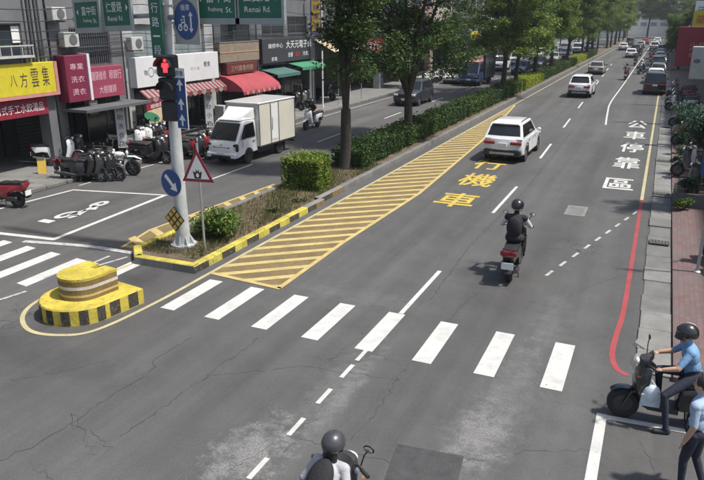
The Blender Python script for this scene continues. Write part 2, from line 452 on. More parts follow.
# ------------------------------------------------------------------ lettering (flat print, built as thin meshes)
TXT = {}
def text_mesh(s, bold=.0):
    """glyph outlines scaled into a unit box centred on the origin; returns verts, faces, aspect"""
    if (s, bold) in TXT: return TXT[(s, bold)]
    cu = bpy.data.curves.new('t', 'FONT'); cu.body = s; cu.size = 1; cu.resolution_u = 2; cu.offset = bold; cu.fill_mode = 'FRONT'
    ob = bpy.data.objects.new('t', cu); COL.objects.link(ob)
    dg = bpy.context.evaluated_depsgraph_get(); dg.update()
    me = bpy.data.meshes.new_from_object(ob.evaluated_get(dg))
    vs = [v.co.copy() for v in me.vertices]; fs = [list(p.vertices) for p in me.polygons]
    bpy.data.objects.remove(ob); bpy.data.curves.remove(cu); bpy.data.meshes.remove(me)
    if not vs: vs = [Vector((0, 0, 0)), Vector((1, 0, 0)), Vector((1, 1, 0))]; fs = [[0, 1, 2]]
    x0 = min(v.x for v in vs); x1 = max(v.x for v in vs); y0 = min(v.y for v in vs); y1 = max(v.y for v in vs)
    out = [((v.x - (x0 + x1) / 2) / max(x1 - x0, 1e-4), (v.y - (y0 + y1) / 2) / max(y1 - y0, 1e-4)) for v in vs]
    TXT[(s, bold)] = (out, fs, (x1 - x0) / max(y1 - y0, 1e-4))
    return TXT[(s, bold)]
def put_text(mb, s, w, h, fn, bold=.0, thick=0.):
    bold = 0. if bold < .025 else .014
    """fn(u, v) -> 3-D point for u, v in metres about the text centre"""
    vs, fs, a = text_mesh(s, bold)
    mb.add([fn(u * w, v * h) for u, v in vs], fs)

# ------------------------------------------------------------------ ground, road, markings
mb = MB(); mb.add([(-400, -60, 0), (400, -60, 0), (400, 900, 0), (-400, 900, 0)], [(0, 1, 2, 3)])
struct(mb.build('road', 'asphalt'))
Z1, Z2, Z3 = .004, .008, .012

def strip(mb, pts, w, z):
    """ribbon of width w along ground points"""
    pts = [Vector((p[0], p[1], 0)) for p in pts]
    vs = []; fs = []
    for i, p in enumerate(pts):
        d = (pts[min(i + 1, len(pts) - 1)] - pts[max(i - 1, 0)]); d.normalize(); nrm = Vector((-d.y, d.x, 0))
        vs += [p + nrm * w / 2 + Vector((0, 0, z)), p - nrm * w / 2 + Vector((0, 0, z))]
    for i in range(len(pts) - 1): fs.append((2 * i, 2 * i + 1, 2 * i + 3, 2 * i + 2))
    mb.add(vs, fs)
def quad(mb, x0, x1, y0, y1, z): mb.add([(x0, y0, z), (x1, y0, z), (x1, y1, z), (x0, y1, z)], [(0, 1, 2, 3)])
def bez(pts, n=24):
    out = []
    P = [Vector((p[0], p[1], 0)) for p in pts]
    P = [P[0] * 2 - P[1]] + P + [P[-1] * 2 - P[-2]]
    for i in range(1, len(P) - 2):
        for k in range(n):
            t = k / n
            out.append(.5 * ((2 * P[i]) + (P[i + 1] - P[i - 1]) * t + (2 * P[i - 1] - 5 * P[i] + 4 * P[i + 1] - P[i + 2]) * t * t + (-P[i - 1] + 3 * P[i] - 3 * P[i + 1] + P[i + 2]) * t ** 3))
    out.append(P[-2]); return out

def root(name): o = bpy.data.objects.new(name, None); COL.objects.link(o); o['kind'] = 'structure'; return o
cw = root('crosswalk')
for k in range(8):                                  # near carriageway bars
    xc = -9.47 + k * 1.197
    mb = MB(); quad(mb, xc - .19, xc + .19, 10.95, 12.85, Z1); mb.build('crosswalk_bar', 'white_paint', cw)
for k in range(5):                                  # far carriageway bars
    xc = -13.65 - k * 1.05
    mb = MB(); mb.add([(xc - .2, 10.68 + .05 * k, Z1), (xc + .2, 10.62 + .05 * k, Z1), (xc + .16, 12.62 + .1 * k, Z1), (xc - .24, 12.66 + .1 * k, Z1)], [(0, 1, 2, 3)])
    mb.build('crosswalk_bar', 'white_paint', cw)
mb = MB(); quad(mb, -12.35, -11.95, 11.9, 13.3, Z1); mb.build('crosswalk_bar', 'white_paint', cw)

lm = root('lane_markings')
for y in (12.86, 21.7, 31.8, 41.8, 51.6, 61.5, 71.5, 81.5, 91.5, 101.5):
    x = -4.6 if y < 28 else -4.6 - (y - 28) * .029
    mb = MB(); L = 2.9 if y < 13 else 4.1
    x1 = -4.6 if y < 28 else x - L * .029
    strip(mb, [(x, y), (x1, y + L)], .11, Z2); mb.build('lane_dash', 'white_paint', lm)
for y in (5.9, 6.7, 7.85, 8.85, 9.8, 10.5):
    mb = MB(); strip(mb, [(-4.62, y), (-4.62, y + .52)], .085, Z2); mb.build('lane_dash', 'white_paint', lm)
for k in range(9):                                  # dotted taper into the bus stop
    a = Vector((-2.05, 16.55, 0)).lerp(Vector((-.25, 23.75, 0)), k / 8.3); b = a + Vector((.10, .42, 0))
    mb = MB(); strip(mb, [a, b], .08, Z1); mb.build('taper_dash', 'white_thin', lm)
mb = MB(); strip(mb, bez([(-2.8, 44), (-3.15, 50), (-3.42, 57), (-3.42, 75), (-3.5, 117), (-3.5, 200)], 6), .11, Z1); mb.build('lane_line', 'white_paint', lm)
mb = MB(); strip(mb, bez([(.12, 12.02), (-.08, 12.2), (-.2, 12.7), (-.2, 13.5), (-.13, 15), (-.12, 18), (-.12, 25.6)], 8), .11, Z1); mb.build('red_kerb_line', 'red_line', lm)
mb = MB(); strip(mb, [(-.12, 25.6), (-.12, 120)], .11, Z1); mb.build('yellow_kerb_line', 'pale_yellow', lm)
mb = MB(); strip(mb, [(-.2, 4.0), (-.2, 10.5)], .16, Z1); mb.build('parking_line', 'white_paint', lm)
mb = MB(); strip(mb, [(-.12, 10.42), (1.5, 10.55)], .13, Z2); mb.build('parking_line', 'white_paint', lm)
# the curved line round the traffic block and on along the median
cv = [(-12.2, 12.9), (-12.42, 11.3), (-12.5, 10.2), (-12.15, 9.4), (-11.4, 8.9), (-10.65, 8.98), (-10.12, 9.5), (-9.93, 11.2), (-9.92, 13.2)]
mb = MB(); strip(mb, bez(cv, 8) + [Vector((-9.93, 60, 0)), Vector((-9.93, 160, 0))], .10, Z2); mb.build('median_edge_line', 'pale_yellow', lm)
# far carriageway: box, stop line, dashes
zi_ = Z1
for nm, pts, w in (('waiting_box_line', [(-20.3, 13.0), (-19.85, 18.4)], .12), ('waiting_box_line', [(-19.9, 18.35), (-16.15, 19.15)], .13),
                   ('waiting_box_line', [(-15.75, 13.55), (-16.15, 19.2)], .17), ('stop_line', [(-18.6, 13.25), (-15.7, 13.62)], .2)):
    mb = MB(); zi_ += .0012; strip(mb, pts, w, zi_); mb.build(nm, 'white_paint', lm)
mb = MB(); strip(mb, bez([(-16.4, 13.1), (-15.3, 13.35), (-14.2, 13.55), (-12.75, 13.6)], 5), .2, Z3); mb.build('stop_line', 'white_thin', lm)
for y in (21.9, 31.4, 41, 51, 61, 71, 81, 91):
    mb = MB(); strip(mb, [(-16.13, y), (-16.2, y + 3.3)], .1, Z1); mb.build('lane_dash', 'white_paint', lm)
for a, b in (((-13.35, 9.7), (-13.2, 10.4)), ((-13.2, 12.5), (-13.2, 13.15)), ((-13.5, 11.2), (-13.5, 12.2))):
    mb = MB(); strip(mb, [a, b], .09, Z2); mb.build('guide_dash', 'white_thin', lm)
mb = MB(); strip(mb, [(-13.0, 12.2), (-12.7, 13.3)], .08, Z2); mb.build('guide_dash', 'white_thin', lm)
mb = MB(); strip(mb, [(-20.2, 19), (-20.2, 120)], .1, Z1); mb.build('kerb_line', 'white_thin', lm)
# hatched no-entry wedge beside the median
hz = root('hatched_area')
HR = [(-7.79, 13.03), (-7.85, 16.7), (-7.7, 23.2), (-8.34, 35.6), (-9.8, 51.5)]
def hr(y):
    for (xa, ya), (xb, yb) in zip(HR, HR[1:]):
        if ya <= y <= yb: return xa + (xb - xa) * (y - ya) / (yb - ya)
    return HR[0][0] if y < HR[0][1] else HR[-1][0]
mb = MB(); mb.add([(-9.9, 13.2, Z1)] + [(x, y, Z1) for x, y in HR] + [(-9.9, 51.6, Z1)], [tuple(range(len(HR) + 2))]); mb.build('hatch_base', 'hatch_ground', hz)
y = 11.4; n = 0
while y < 50:
    # stripes lean back towards the median
    def edge(yy):
        a = Vector((-9.86, yy)); b = Vector((hr(max(13.05, yy + 1.65)), yy + 1.65 * (hr(max(13.05, yy)) + 9.9) / 2.1))
        return a, b
    a0, b0 = edge(y); a1, b1 = edge(y + .27)
    def clampy(p): return (p.x, max(p.y, 13.22 - (p.x + 9.9) * .09), Z2)
    pl = []
    src = [a0, b0, b1, a1]; fl_ = lambda p: p.y - (13.24 - (p.x + 9.9) * .09)
    for p_, q_ in zip(src, src[1:] + src[:1]):
        if fl_(p_) >= 0: pl.append(p_)
        if (fl_(p_) >= 0) != (fl_(q_) >= 0): pl.append(p_.lerp(q_, fl_(p_) / (fl_(p_) - fl_(q_))))
    if len(pl) > 2: mb = MB(); mb.add([(p_.x, p_.y, Z2) for p_ in pl], [tuple(range(len(pl)))]); mb.build('hatch_stripe', 'hatch_stripe', hz)
    y += .76
mb = MB(); strip(mb, HR, .13, Z3); mb.build('hatch_border', 'yellow_line', hz)
mb = MB(); strip(mb, [(-9.9, 13.22), (-7.75, 13.03)], .14, Z3); mb.build('hatch_border', 'yellow_line', hz)
# and the smaller wedge on the far side of the median
mb = MB(); mb.add([(-12.85, 13.75, Z1), (-12.9, 22.0, Z1), (-13.3, 22.3, Z1), (-13.75, 15.5, Z1), (-13.4, 13.9, Z1)], [(0, 1, 2, 3, 4)]); mb.build('hatch_base', 'hatch_ground', hz)
for k in range(9):
    yy = 13.95 + k * .9; w = .9 - .05 * k
    mb = MB(); mb.add([(-12.9, yy + .1, Z2), (-12.9, yy + .4, Z2), (-12.9 - w, yy + .9, Z2), (-12.9 - w, yy + .6, Z2)], [(0, 1, 2, 3)]); mb.build('hatch_stripe', 'hatch_stripe', hz)
mb = MB(); strip(mb, [(-13.4, 13.85), (-13.78, 15.5), (-13.35, 22.3)], .1, Z3); mb.build('hatch_border', 'yellow_line', hz)

# lettering on the road
rl = root('road_lettering')
def ground_char(s, x, y, w, h, matn, name, lean=0.):
    mb = MB()
    for k, (du, dv) in enumerate(((-.022, -.03), (.022, .03), (.022, -.03), (-.022, .03))): put_text(mb, s, w, h, lambda u, v: (x + u + du + v * lean, y + v + dv, Z2 + k * .0012), 0)
    mb.build(name, matn, rl)
for s, (px, py), w, h in (('車', (457, 200), 1.35, 1.95), ('機', (478, 180), 1.35, 2.2), ('行', (490, 164.5), 1.3, 2.2), ('禁', (500, 153), 1.3, 2.3)):
    p = G(px, py); ground_char(s, p.x, p.y, w, h, 'yellow_text', 'painted_character')
for s, (px, py), w, h in (('區', (619, 184), 1.05, 1.9), ('靠', (627, 163), 1.05, 2.6), ('停', (632, 147.5), 1.05, 2.8), ('車', (635, 135.5), 1.05, 2.8), ('公', (637.5, 124.5), 1.05, 3.2)):
    p = G(px, py); ground_char(s, p.x, p.y, w, h, 'white_paint', 'painted_character')
# stretched motorcycle pictogram in the waiting box (front towards the stop line)
p = G(60, 216); q = G(101, 204.5)
def bike(u, v): return (-17.45 + u, 16.25 - v, Z2)
mb = MB()
for c0, r0 in ((-.95, .42), (.55, .46)):
    ring = []
    for k in range(18):
        t = 2 * math.pi * k / 18; ring.append((math.cos(t), math.sin(t)))
    vs = [bike(a * .24, c0 - b * r0) for a, b in ring] + [bike(a * .10, c0 - b * r0 * .55) for a, b in ring]
    mb.add(vs, [(k, (k + 1) % 18, 18 + (k + 1) % 18, 18 + k) for k in range(18)])
def seg(a, b, w=.1): 
    A = Vector(bike(*a)); B = Vector(bike(*b)); strip(mb, [A, B], w * 1.5, Z2)
seg((-.02, -.95), (.16, -.2)); seg((.16, -.2), (.1, .55)); seg((.16, -.2), (.42, .5)); seg((.42, .4), (.36, .8)); seg((.18, -.6), (.34, -.3), .13)
mb.build('motorcycle_pictogram', 'white_paint', rl)
mb = MB(); quad(mb, -17.7, -17.2, 14.75, 15.05, Z2); mb.build('pictogram_bar', 'white_paint', rl)

# cracks, patch, manhole
ck = root('asphalt_cracks')
rc = random.Random(3)
def crack(pix, w=.018, jit=.05):
    P = [G(*q) for q in pix]; out = []
    for a, b in zip(P, P[1:]):
        n = max(3, int((b - a).length / .09))
        for k in range(n): out.append(a.lerp(b, k / n) + Vector((rc.uniform(-jit, jit), rc.uniform(-jit, jit), 0)))
    out.append(P[-1])
    m_ = MB(); vs = []; fs = []
    for i, p in enumerate(out):
        d = (out[min(i + 1, len(out) - 1)] - out[max(i - 1, 0)]).normalized(); nn = Vector((-d.y, d.x, 0)); ww = w * rc.uniform(.05, .75) / 2
        vs += [p + nn * ww + Vector((0, 0, .003)), p - nn * ww + Vector((0, 0, .003))]
    for i in range(len(out) - 1): fs.append((2 * i, 2 * i + 1, 2 * i + 3, 2 * i + 2))
    m_.add(vs, fs); m_.build('crack', 'tar', ck)
crack([(-5, 464), (30, 447), (70, 424), (105, 400), (152, 370), (155, 358), (192, 338)], .03)
crack([(120, 438), (160, 410), (205, 377), (240, 352), (258, 338)], .03)
crack([(72, 430), (72, 412), (95, 455)], .014); crack([(70, 424), (85, 428), (110, 448), (95, 462)], .014)
crack([(352, 440), (365, 425), (385, 400), (402, 372), (430, 345), (450, 318), (480, 290), (500, 262)], .022)
crack([(300, 440), (420, 470), (520, 452), (600, 450)], .012)
crack([(340, 350), (380, 330), (390, 318)], .012); crack([(560, 300), (600, 282), (640, 272)], .012)
crack([(430, 300), (470, 246), (520, 196), (556, 152), (590, 108)], .03, .03)
crack([(10, 380), (60, 372), (110, 360)], .012); crack([(230, 470), (330, 410)], .010); crack([(640, 440), (655, 470)], .012)
crack([(205, 377), (300, 366), (400, 380)], .012)
mb = MB(); P = [G(*q) for q in ((397, 444), (464, 456), (458, 482), (384, 480))]; mb.add([(p.x, p.y, .004) for p in P], [(3, 2, 1, 0)]); struct(mb.build('asphalt_patch', 'patch_asphalt'))
mb = MB(); quad(mb, -2.42, -1.76, 22.55, 23.8, .005); quad(mb, -2.33, -1.85, 22.7, 23.65, .009); mb.m[1:] = [1]
mh = struct(mb.build('manhole_cover', ['concrete_pale', 'concrete']))
# ------------------------------------------------------------------ median island
med = root('median_island')
mb = MB(); mb.add([(-10.45, 13.2, .13), (-10.45, 240, .13), (-12.7, 240, .13), (-12.7, 13.65, .13), (-12.1, 13.15, .13)], [(0, 1, 2, 3, 4)]); mb.build('planting_soil', 'soil', med)
def kerb_stone(a, b, wdt, h, side, mat_top, mat_side):
    """stone from a to b along its road-side face; 'side' is the inward normal"""
    a = Vector((*a, 0)); b = Vector((*b, 0)); d = (b - a).normalized(); a = a + d * .006; b = b - d * .006; s = Vector((*side, 0))
    c = .025
    prof = [(0, 0), (.012, h - c), (c + .012, h), (wdt - c, h), (wdt, h - c), (wdt, 0)]
    m_ = MB(); n = len(prof)
    vs = [p + s * u + Vector((0, 0, v)) for p in (a, b) for u, v in prof]
    fs = [(i, (i + 1) % n, n + (i + 1) % n, n + i) for i in range(n)] + [tuple(range(n))[::-1], tuple(range(n, 2 * n))]
    m_.add(vs, fs); m_.m = [1, 0, 0, 0, 0, 0, 1, 1]
    return m_.build('kerb_stone', [mat_top, mat_side], med)
rk = random.Random(5)
y = 13.0; k = 0
while y < 58:
    L = .62 if y < 20 else 1.0
    if y < 18.6: mt, ms = 'kerb_yellow', ('kerb_black', 'kerb_yellow')[k % 2]
    elif y < 22: mt, ms = 'concrete_pale', ('kerb_black', 'band_brown')[k % 2]
    else: mt, ms = 'concrete', 'concrete_dark'
    kerb_stone((-10.24 - (.18 if y > 20 else 0), y), (-10.24 - (.18 if y > 20 else 0), y + L), .24, .2 + rk.uniform(-.006, .006), (-1, 0), mt, ms)
    y += L; k += 1
mb = MB(); mb.box(-10.66, -10.42, 58.4, 240, 0, .2); mb.build('kerb_run', 'concrete', med)
for k in range(3):
    a = Vector((-12.15, 12.94)).lerp(Vector((-10.26, 12.99)), k / 3); b = Vector((-12.15, 12.94)).lerp(Vector((-10.26, 12.99)), (k + 1) / 3)
    kerb_stone(a, b, .24, .22, (0, 1), 'kerb_yellow', 'concrete_pale' if k < 2 else 'concrete')
kerb_stone((-12.78, 13.62), (-12.17, 12.96), .24, .22, (.735, .678), 'kerb_yellow', 'concrete_pale')
y = 13.64; k = 0
while y < 45:
    kerb_stone((-12.82, y + 1), (-12.82, y), .2, .19, (1, 0), 'kerb_yellow' if y < 15 else 'concrete', 'concrete_dark'); y += 1
mb = MB(); mb.box(-12.82, -12.62, 46, 240, 0, .19); mb.build('kerb_run', 'concrete', med)

# ------------------------------------------------------------------ yellow concrete traffic block
def bullet(cx, cy, hw, ln, n=14):
    """plan outline: round nose towards -y, square tail; starts at the right tail corner, clockwise seen from above"""
    pts = [(cx + hw, cy + ln)]
    for k in range(n + 1):
        t = -math.pi * k / n; pts.append((cx + hw * math.cos(t), cy + hw * math.sin(t)))
    pts.append((cx - hw, cy + ln)); return pts
blk = E('traffic_block', 'two-tier yellow concrete traffic block with black stripes inside the curved line', 'traffic block', (-11.15, 10.1, 0), R(-8))
def rim_solid(m_, pts, z0, z1, c):
    n = len(pts); cx = sum(p[0] for p in pts) / n; cy = sum(p[1] for p in pts) / n
    ins = [(cx + (x - cx) * (1 - c), cy + (y - cy) * (1 - c)) for x, y in pts]
    vs = [(x, y, z0) for x, y in pts] + [(x, y, z1 - c) for x, y in pts] + [(x, y, z1) for x, y in ins]
    fs = [(i, (i + 1) % n, n + (i + 1) % n, n + i) for i in range(n)] + [(n + i, n + (i + 1) % n, 2 * n + (i + 1) % n, 2 * n + i) for i in range(n)] + [tuple(2 * n + i for i in range(n)), tuple(range(n))[::-1]]
    m_.add(vs, fs); return n
mb = MB(); n = rim_solid(mb, bullet(0, 0, .84, 1.05), 0, .38, .035); mb.build('plinth', 'block_yellow', blk)
# painted black bars on the plinth side: thin proud plates following the outline
P = bullet(0, 0, .846, 1.05, 28)
for i in range(1, 29, 4):
    a, b, c = P[i], P[i + 1], P[i + 2]
    m_ = MB(); m_.add([(a[0], a[1], .02), (b[0], b[1], .02), (c[0], c[1], .02), (c[0], c[1], .345), (b[0], b[1], .345), (a[0], a[1], .345)], [(0, 1, 4, 5), (1, 2, 3, 4)]); m_.build('black_bar', 'kerb_black', blk)
for sx in (-1, 1):
    for y0 in (.12, .62):
        m_ = MB(); m_.add([(sx * .845, y0, .02), (sx * .845, y0 + .27, .02), (sx * .845, y0 + .27, .345), (sx * .845, y0, .345)], [(0, 1, 2, 3)]); m_.build('black_bar', 'kerb_black', blk)
dr = bullet(-.02, .12, .49, .56, 18)
dr = dr[:-1] + [(-.51, .68), (-.13, .68), (-.10, .42), (.05, .42), (.08, .68)]      # notch in the back
dr = [q for i, q in enumerate(dr) if not (i > 0 and q == dr[i - 1])]
for z0, z1, mt, nm, gr in ((.38, .46, 'band_brown', 'drum', 0), (.46, .51, 'hatch_stripe', 'painted_band', .008), (.51, .63, 'band_brown', 'drum', 0), (.63, .70, 'band_white', 'reflective_band', .012), (.70, .82, 'band_brown', 'drum', 0), (.82, .88, 'block_yellow', 'drum_top', .01)):
    m_ = MB(); pts = [(x * (1 + gr), y * (1 + gr)) for x, y in dr]; n = len(pts)
    m_.add([(x, y, z0) for x, y in pts] + [(x, y, z1) for x, y in pts], [(i, (i + 1) % n, n + (i + 1) % n, n + i) for i in range(n)] + [tuple(range(n, 2 * n)), tuple(range(n))[::-1]])
    m_.build(nm, mt, blk)

# ------------------------------------------------------------------ signal pole with its signs
def frame(c, a, tilt=0.):
    U = Vector((math.cos(a), math.sin(a), math.tan(tilt))); N = Vector((math.sin(a), -math.cos(a), 0)); c = Vector(c)
    return lambda u, v, d=0.: c + U * u + Vector((0, 0, v)) + N * d
PX, PY = -11.72, 14.5
pole = E('signal_pole', 'tall pale grey steel signal pole on the tip of the median', 'pole', (PX, PY, .12))
mb = MB(); mb.tube([(0, 0, .02), (0, 0, 1.2), (.02, 0, 4), (.06, 0, 7.9)], [.2, .175, .15, .12], 20); mb.build('shaft', 'pole_white', pole, 40)
mb = MB(); mb.lathe([(.36, 0), (.36, .05), (.33, .06)], 20); mb.build('base_flange', 'pole_white', pole, 30)
for k in range(8):
    t = k * math.pi / 4 + .2; m_ = MB(); u = Vector((math.cos(t), math.sin(t), 0)); w = Vector((-u.y, u.x, 0)) * .008
    m_.add([u * .17 + Vector((0, 0, .06)) + w, u * .33 + Vector((0, 0, .06)) + w, u * .17 + Vector((0, 0, .34)) + w, u * .17 + Vector((0, 0, .06)) - w, u * .33 + Vector((0, 0, .06)) - w, u * .17 + Vector((0, 0, .34)) - w],
           [(0, 1, 2), (5, 4, 3), (0, 3, 4, 1), (1, 4, 5, 2), (2, 5, 3, 0)]); m_.build('gusset', 'pole_white', pole)
mb = MB(); mb.tube([(0, -.02, 6.15), (-3.0, -.1, 6.05)], .06, 10); mb.tube([(0, -.02, 7.0), (-3.0, -.1, 6.9)], .06, 10); mb.build('sign_arm', 'frame_grey', pole, 40)
mb = MB(); mb.tube([(0, -.02, 6.1), (3.5, -.1, 6.1)], .07, 10); mb.tube([(0, -.02, 7.2), (3.5, -.1, 7.2)], .07, 10); mb.tube([(3.5, -.1, 6.05), (3.5, -.1, 7.25)], .07, 10); mb.build('sign_arm', 'frame_grey', pole, 40)

def brackets(o, *bs, mtx=None):
    for b in bs: m_ = MB(); m_.box(*b, mtx); m_.build('bracket', 'galv', o)
def plate(mb, fn, w, h, t=.02, r=.0):
    mb.prism([(-w / 2, -h / 2), (w / 2, -h / 2), (w / 2, h / 2), (-w / 2, h / 2)], fn, -t, 0)
def street_sign(c, a, w, h, big, small, arrow, label, tilt=0.):
    o = E('street_name_sign', label, 'street sign', c); f = frame((0, 0, 0), a, tilt)
    m_ = MB(); plate(m_, f, w, h, .03); m_.build('panel', 'sign_green', o)
    m_ = MB()
    for (u0, u1, v0, v1) in ((-w / 2 - .07, w / 2 + .07, h / 2, h / 2 + .07), (-w / 2 - .07, w / 2 + .07, -h / 2 - .14, -h / 2), (-w / 2 - .07, -w / 2, -h / 2, h / 2), (w / 2, w / 2 + .07, -h / 2, h / 2)):
        m_.prism([(u0, v0), (u1, v0), (u1, v1), (u0, v1)], f, -.06, .015)
    m_.build('frame', 'frame_grey', o)
    m_ = MB(); off = .08 if arrow == '<' else -.08
    put_text(m_, big, w * .62, h * .36, lambda u, v: f(u + off, v + h * .16, .006), .012)
    m_.build('lettering', 'sign_white', o); m_ = MB()
    for wd, uo, fr in zip(small.split(), (-.09, .24), (.36, .16)):
        put_text(m_, wd, w * fr, h * .17, lambda u, v: f(u + off + uo * w, v - h * .24, .006), .01); m_.build('small_lettering', 'sign_white', o); m_ = MB()
    s = -1 if arrow == '<' else 1; x = s * w * .44
    m_.add([f(x, h * .12, .006), f(x - s * w * .07, h * .24, .006), f(x - s * w * .07, 0, .006)], [(0, 1, 2)])
    m_.build('arrow', 'sign_white', o)
street_sign(OY(87, 15, 14.3), R(-4), .86, .64, '富中街', 'Fuzhong St.', '<', 'green street sign with left arrow, far left on the overhead arm', R(2))
street_sign(OY(116.5, 11.5, 14.3), R(-4), .92, .70, '仁愛路', "Renai Rd.", '>', 'green street sign with right arrow, left of the signal pole', R(2))
street_sign(OY(216, 2, 14.3), 0, 1.15, .74, '富中街', 'Fuzhong St.', '<', 'large green street sign with left arrow just right of the round blue sign')
street_sign(OY(259, 1, 14.3), 0, 1.2, .76, '仁愛路', "Renai Rd.", '>', 'large green street sign with right arrow at the end of the overhead arm')
# narrow upright green road-name sign
c = OY(155.5, 22, 14.2); o = E('road_name_sign', 'narrow upright green road sign with white characters left of the pole', 'street sign', c); f = frame((0, 0, 0), R(-6))
mb = MB(); plate(mb, f, .40, 1.75, .03); mb.build('panel', 'sign_green', o)
for i, ch in enumerate('山行路一段'): mb = MB(); put_text(mb, ch, .24, .24 if ch != '一' else .04, lambda u, v: f(u, v + .68 - i * .34, .006), .012); mb.build('character', 'sign_white', o)
brackets(o, (.1, .26, .03, .07, -.3, -.24), (.1, .26, .03, .07, .4, .46))
# round blue cycle/scooter lane sign on its grey panel
c = OY(186, 20, 14.25); o = E('lane_sign', 'round blue mandatory sign with white pictograms on a grey panel', 'road sign', c); f = frame((0, 0, 0), R(-16))
mb = MB(); plate(mb, f, 1.0, 1.16, .03); mb.build('backing_panel', 'galv', o)
def disc(m_, f, r, d, n=28, cu=0, cv=0, sy=1.): m_.add([f(cu + r * math.cos(2 * math.pi * k / n), cv + sy * r * math.sin(2 * math.pi * k / n), d) for k in range(n)], [tuple(range(n))])
mb = MB(); disc(mb, f, .47, .006); mb.build('blue_disc', 'sign_blue', o)
mb = MB()
def bar(m_, f, u0, v0, u1, v1, w, d):
    a = Vector((u0, v0)); b = Vector((u1, v1)); t = (b - a).normalized(); q = Vector((-t.y, t.x)) * w / 2
    m_.add([f(*(a + q), d), f(*(a - q), d), f(*(b - q), d), f(*(b + q), d)], [(0, 1, 2, 3)])
for uu in (-.24, -.02):
    n = 14; m_ = mb
    vs = [f(uu + .085 * math.cos(2 * math.pi * k / n), -.18 + .085 * math.sin(2 * math.pi * k / n), .01) for k in range(n)] + [f(uu + .05 * math.cos(2 * math.pi * k / n), -.18 + .05 * math.sin(2 * math.pi * k / n), .01) for k in range(n)]
    m_.add(vs, [(k, (k + 1) % n, n + (k + 1) % n, n + k) for k in range(n)])
for s_ in ((-.24, -.18, -.16, -.06), (-.16, -.06, -.06, -.06), (-.02, -.18, -.07, .08), (-.13, .08, -.03, .08), (-.2, .0, -.13, 0)): bar(mb, f, *s_, .035, .012)
bar(mb, f, .2, -.24, .2, .12, .06, .01); mb.add([f(.2, .2, .01), f(.11, .09, .01), f(.29, .09, .01)], [(0, 1, 2)]); mb.add([f(.2, -.3, .01), f(.11, -.2, .01), f(.29, -.2, .01)], [(0, 1, 2)])
put_text(mb, '機車', .36, .15, lambda u, v: f(u, v + .29, .01), .02)
mb.build('pictogram', 'sign_white', o)
brackets(o, (-.75, -.4, .02, .07, -.1, -.04), (-.75, -.4, .02, .07, .3, .36))
# signal head
c = OY(169, 88, 14.1); o = E('pedestrian_signal', 'dark signal head showing a red figure on the pale pole', 'traffic signal', c); f = frame((0, 0, 0), R(14))
Mx = Matrix.Rotation(R(14), 4, 'Z')
mb = MB(); mb.cbox(-.25, .25, -.12, .16, .28, .82, .04, Mx); mb.build('upper_housing', 'housing', o)
mb = MB(); mb.cbox(-.24, .24, -.12, .16, -.30, .26, .04, Mx); mb.build('lower_housing', 'housing', o)
mb = MB(); mb.cbox(-.22, .22, -.1, .14, -.84, -.32, .04, Mx); mb.build('countdown_housing', 'housing', o)
for zc, nm in ((.55, 'visor'), (-.02, 'visor')):
    m_ = MB(); n = 14
    ring = [(math.cos(math.pi * k / n - .0), math.sin(math.pi * k / n)) for k in range(n + 1)]
    vs = [f(.2 * a, zc + .2 * b - .02, .12) for a, b in ring] + [f(.215 * a, zc + .22 * b, .36) for a, b in ring]
    m_.add(vs, [(k, k + 1, n + 2 + k, n + 1 + k) for k in range(n)]); m_.build(nm, 'housing', o)
mb = MB(); disc(mb, f, .19, .123, cv=.55); mb.build('lens', 'lens_dark', o)
mb = MB(); disc(mb, f, .19, .123, cv=-.02); mb.build('lens', 'lens_dark', o)
mb = MB()
disc(mb, f, .042, .128, 10, 0, .68)
mb.add([f(u, v + .55, .128) for u, v in ((-.085, .07), (.085, .07), (.095, -.03), (.06, -.03), (.055, -.16), (.008, -.16), (0, -.05), (-.008, -.16), (-.055, -.16), (-.06, -.03), (-.095, -.03))], [tuple(range(11))])
mb.build('red_figure', 'led_red', o)
brackets(o, (-.1, .1, .14, .3, -.5, -.42), (-.1, .1, .14, .3, .4, .48), mtx=Mx)
# narrow blue sign with arrows
c = OY(181, 99, 14.05); o = E('arrow_panel_sign', 'narrow upright blue panel with white arrows beside the signal head', 'road sign', c); f = frame((0, 0, 0), R(-10))
mb = MB(); plate(mb, f, .40, 1.52, .02); mb.build('panel', 'sign_white', o)
mb = MB(); mb.add([f(u, v, .004) for u, v in ((-.18, -.74), (.18, -.74), (.18, .52), (-.18, .52))], [(0, 1, 2, 3)]); mb.build('blue_field', 'sign_blue', o)
for v0 in (.36, -.12, -.52):
    mb = MB(); mb.add([f(u, v0 + v, .008) for u, v in ((0, .14), (-.12, -.02), (-.03, -.02), (-.03, -.16), (.03, -.16), (.03, -.02), (.12, -.02))], [tuple(range(7))]); mb.build('arrow', 'sign_white', o)
mb = MB(); put_text(mb, '停車', .28, .14, lambda u, v: f(u, v + .63, .006)); mb.build('lettering', 'letter_black', o)
mb = MB(); mb.box(-.4, -.1, .02, .05, .2, .26); mb.build('bracket', 'galv', o)
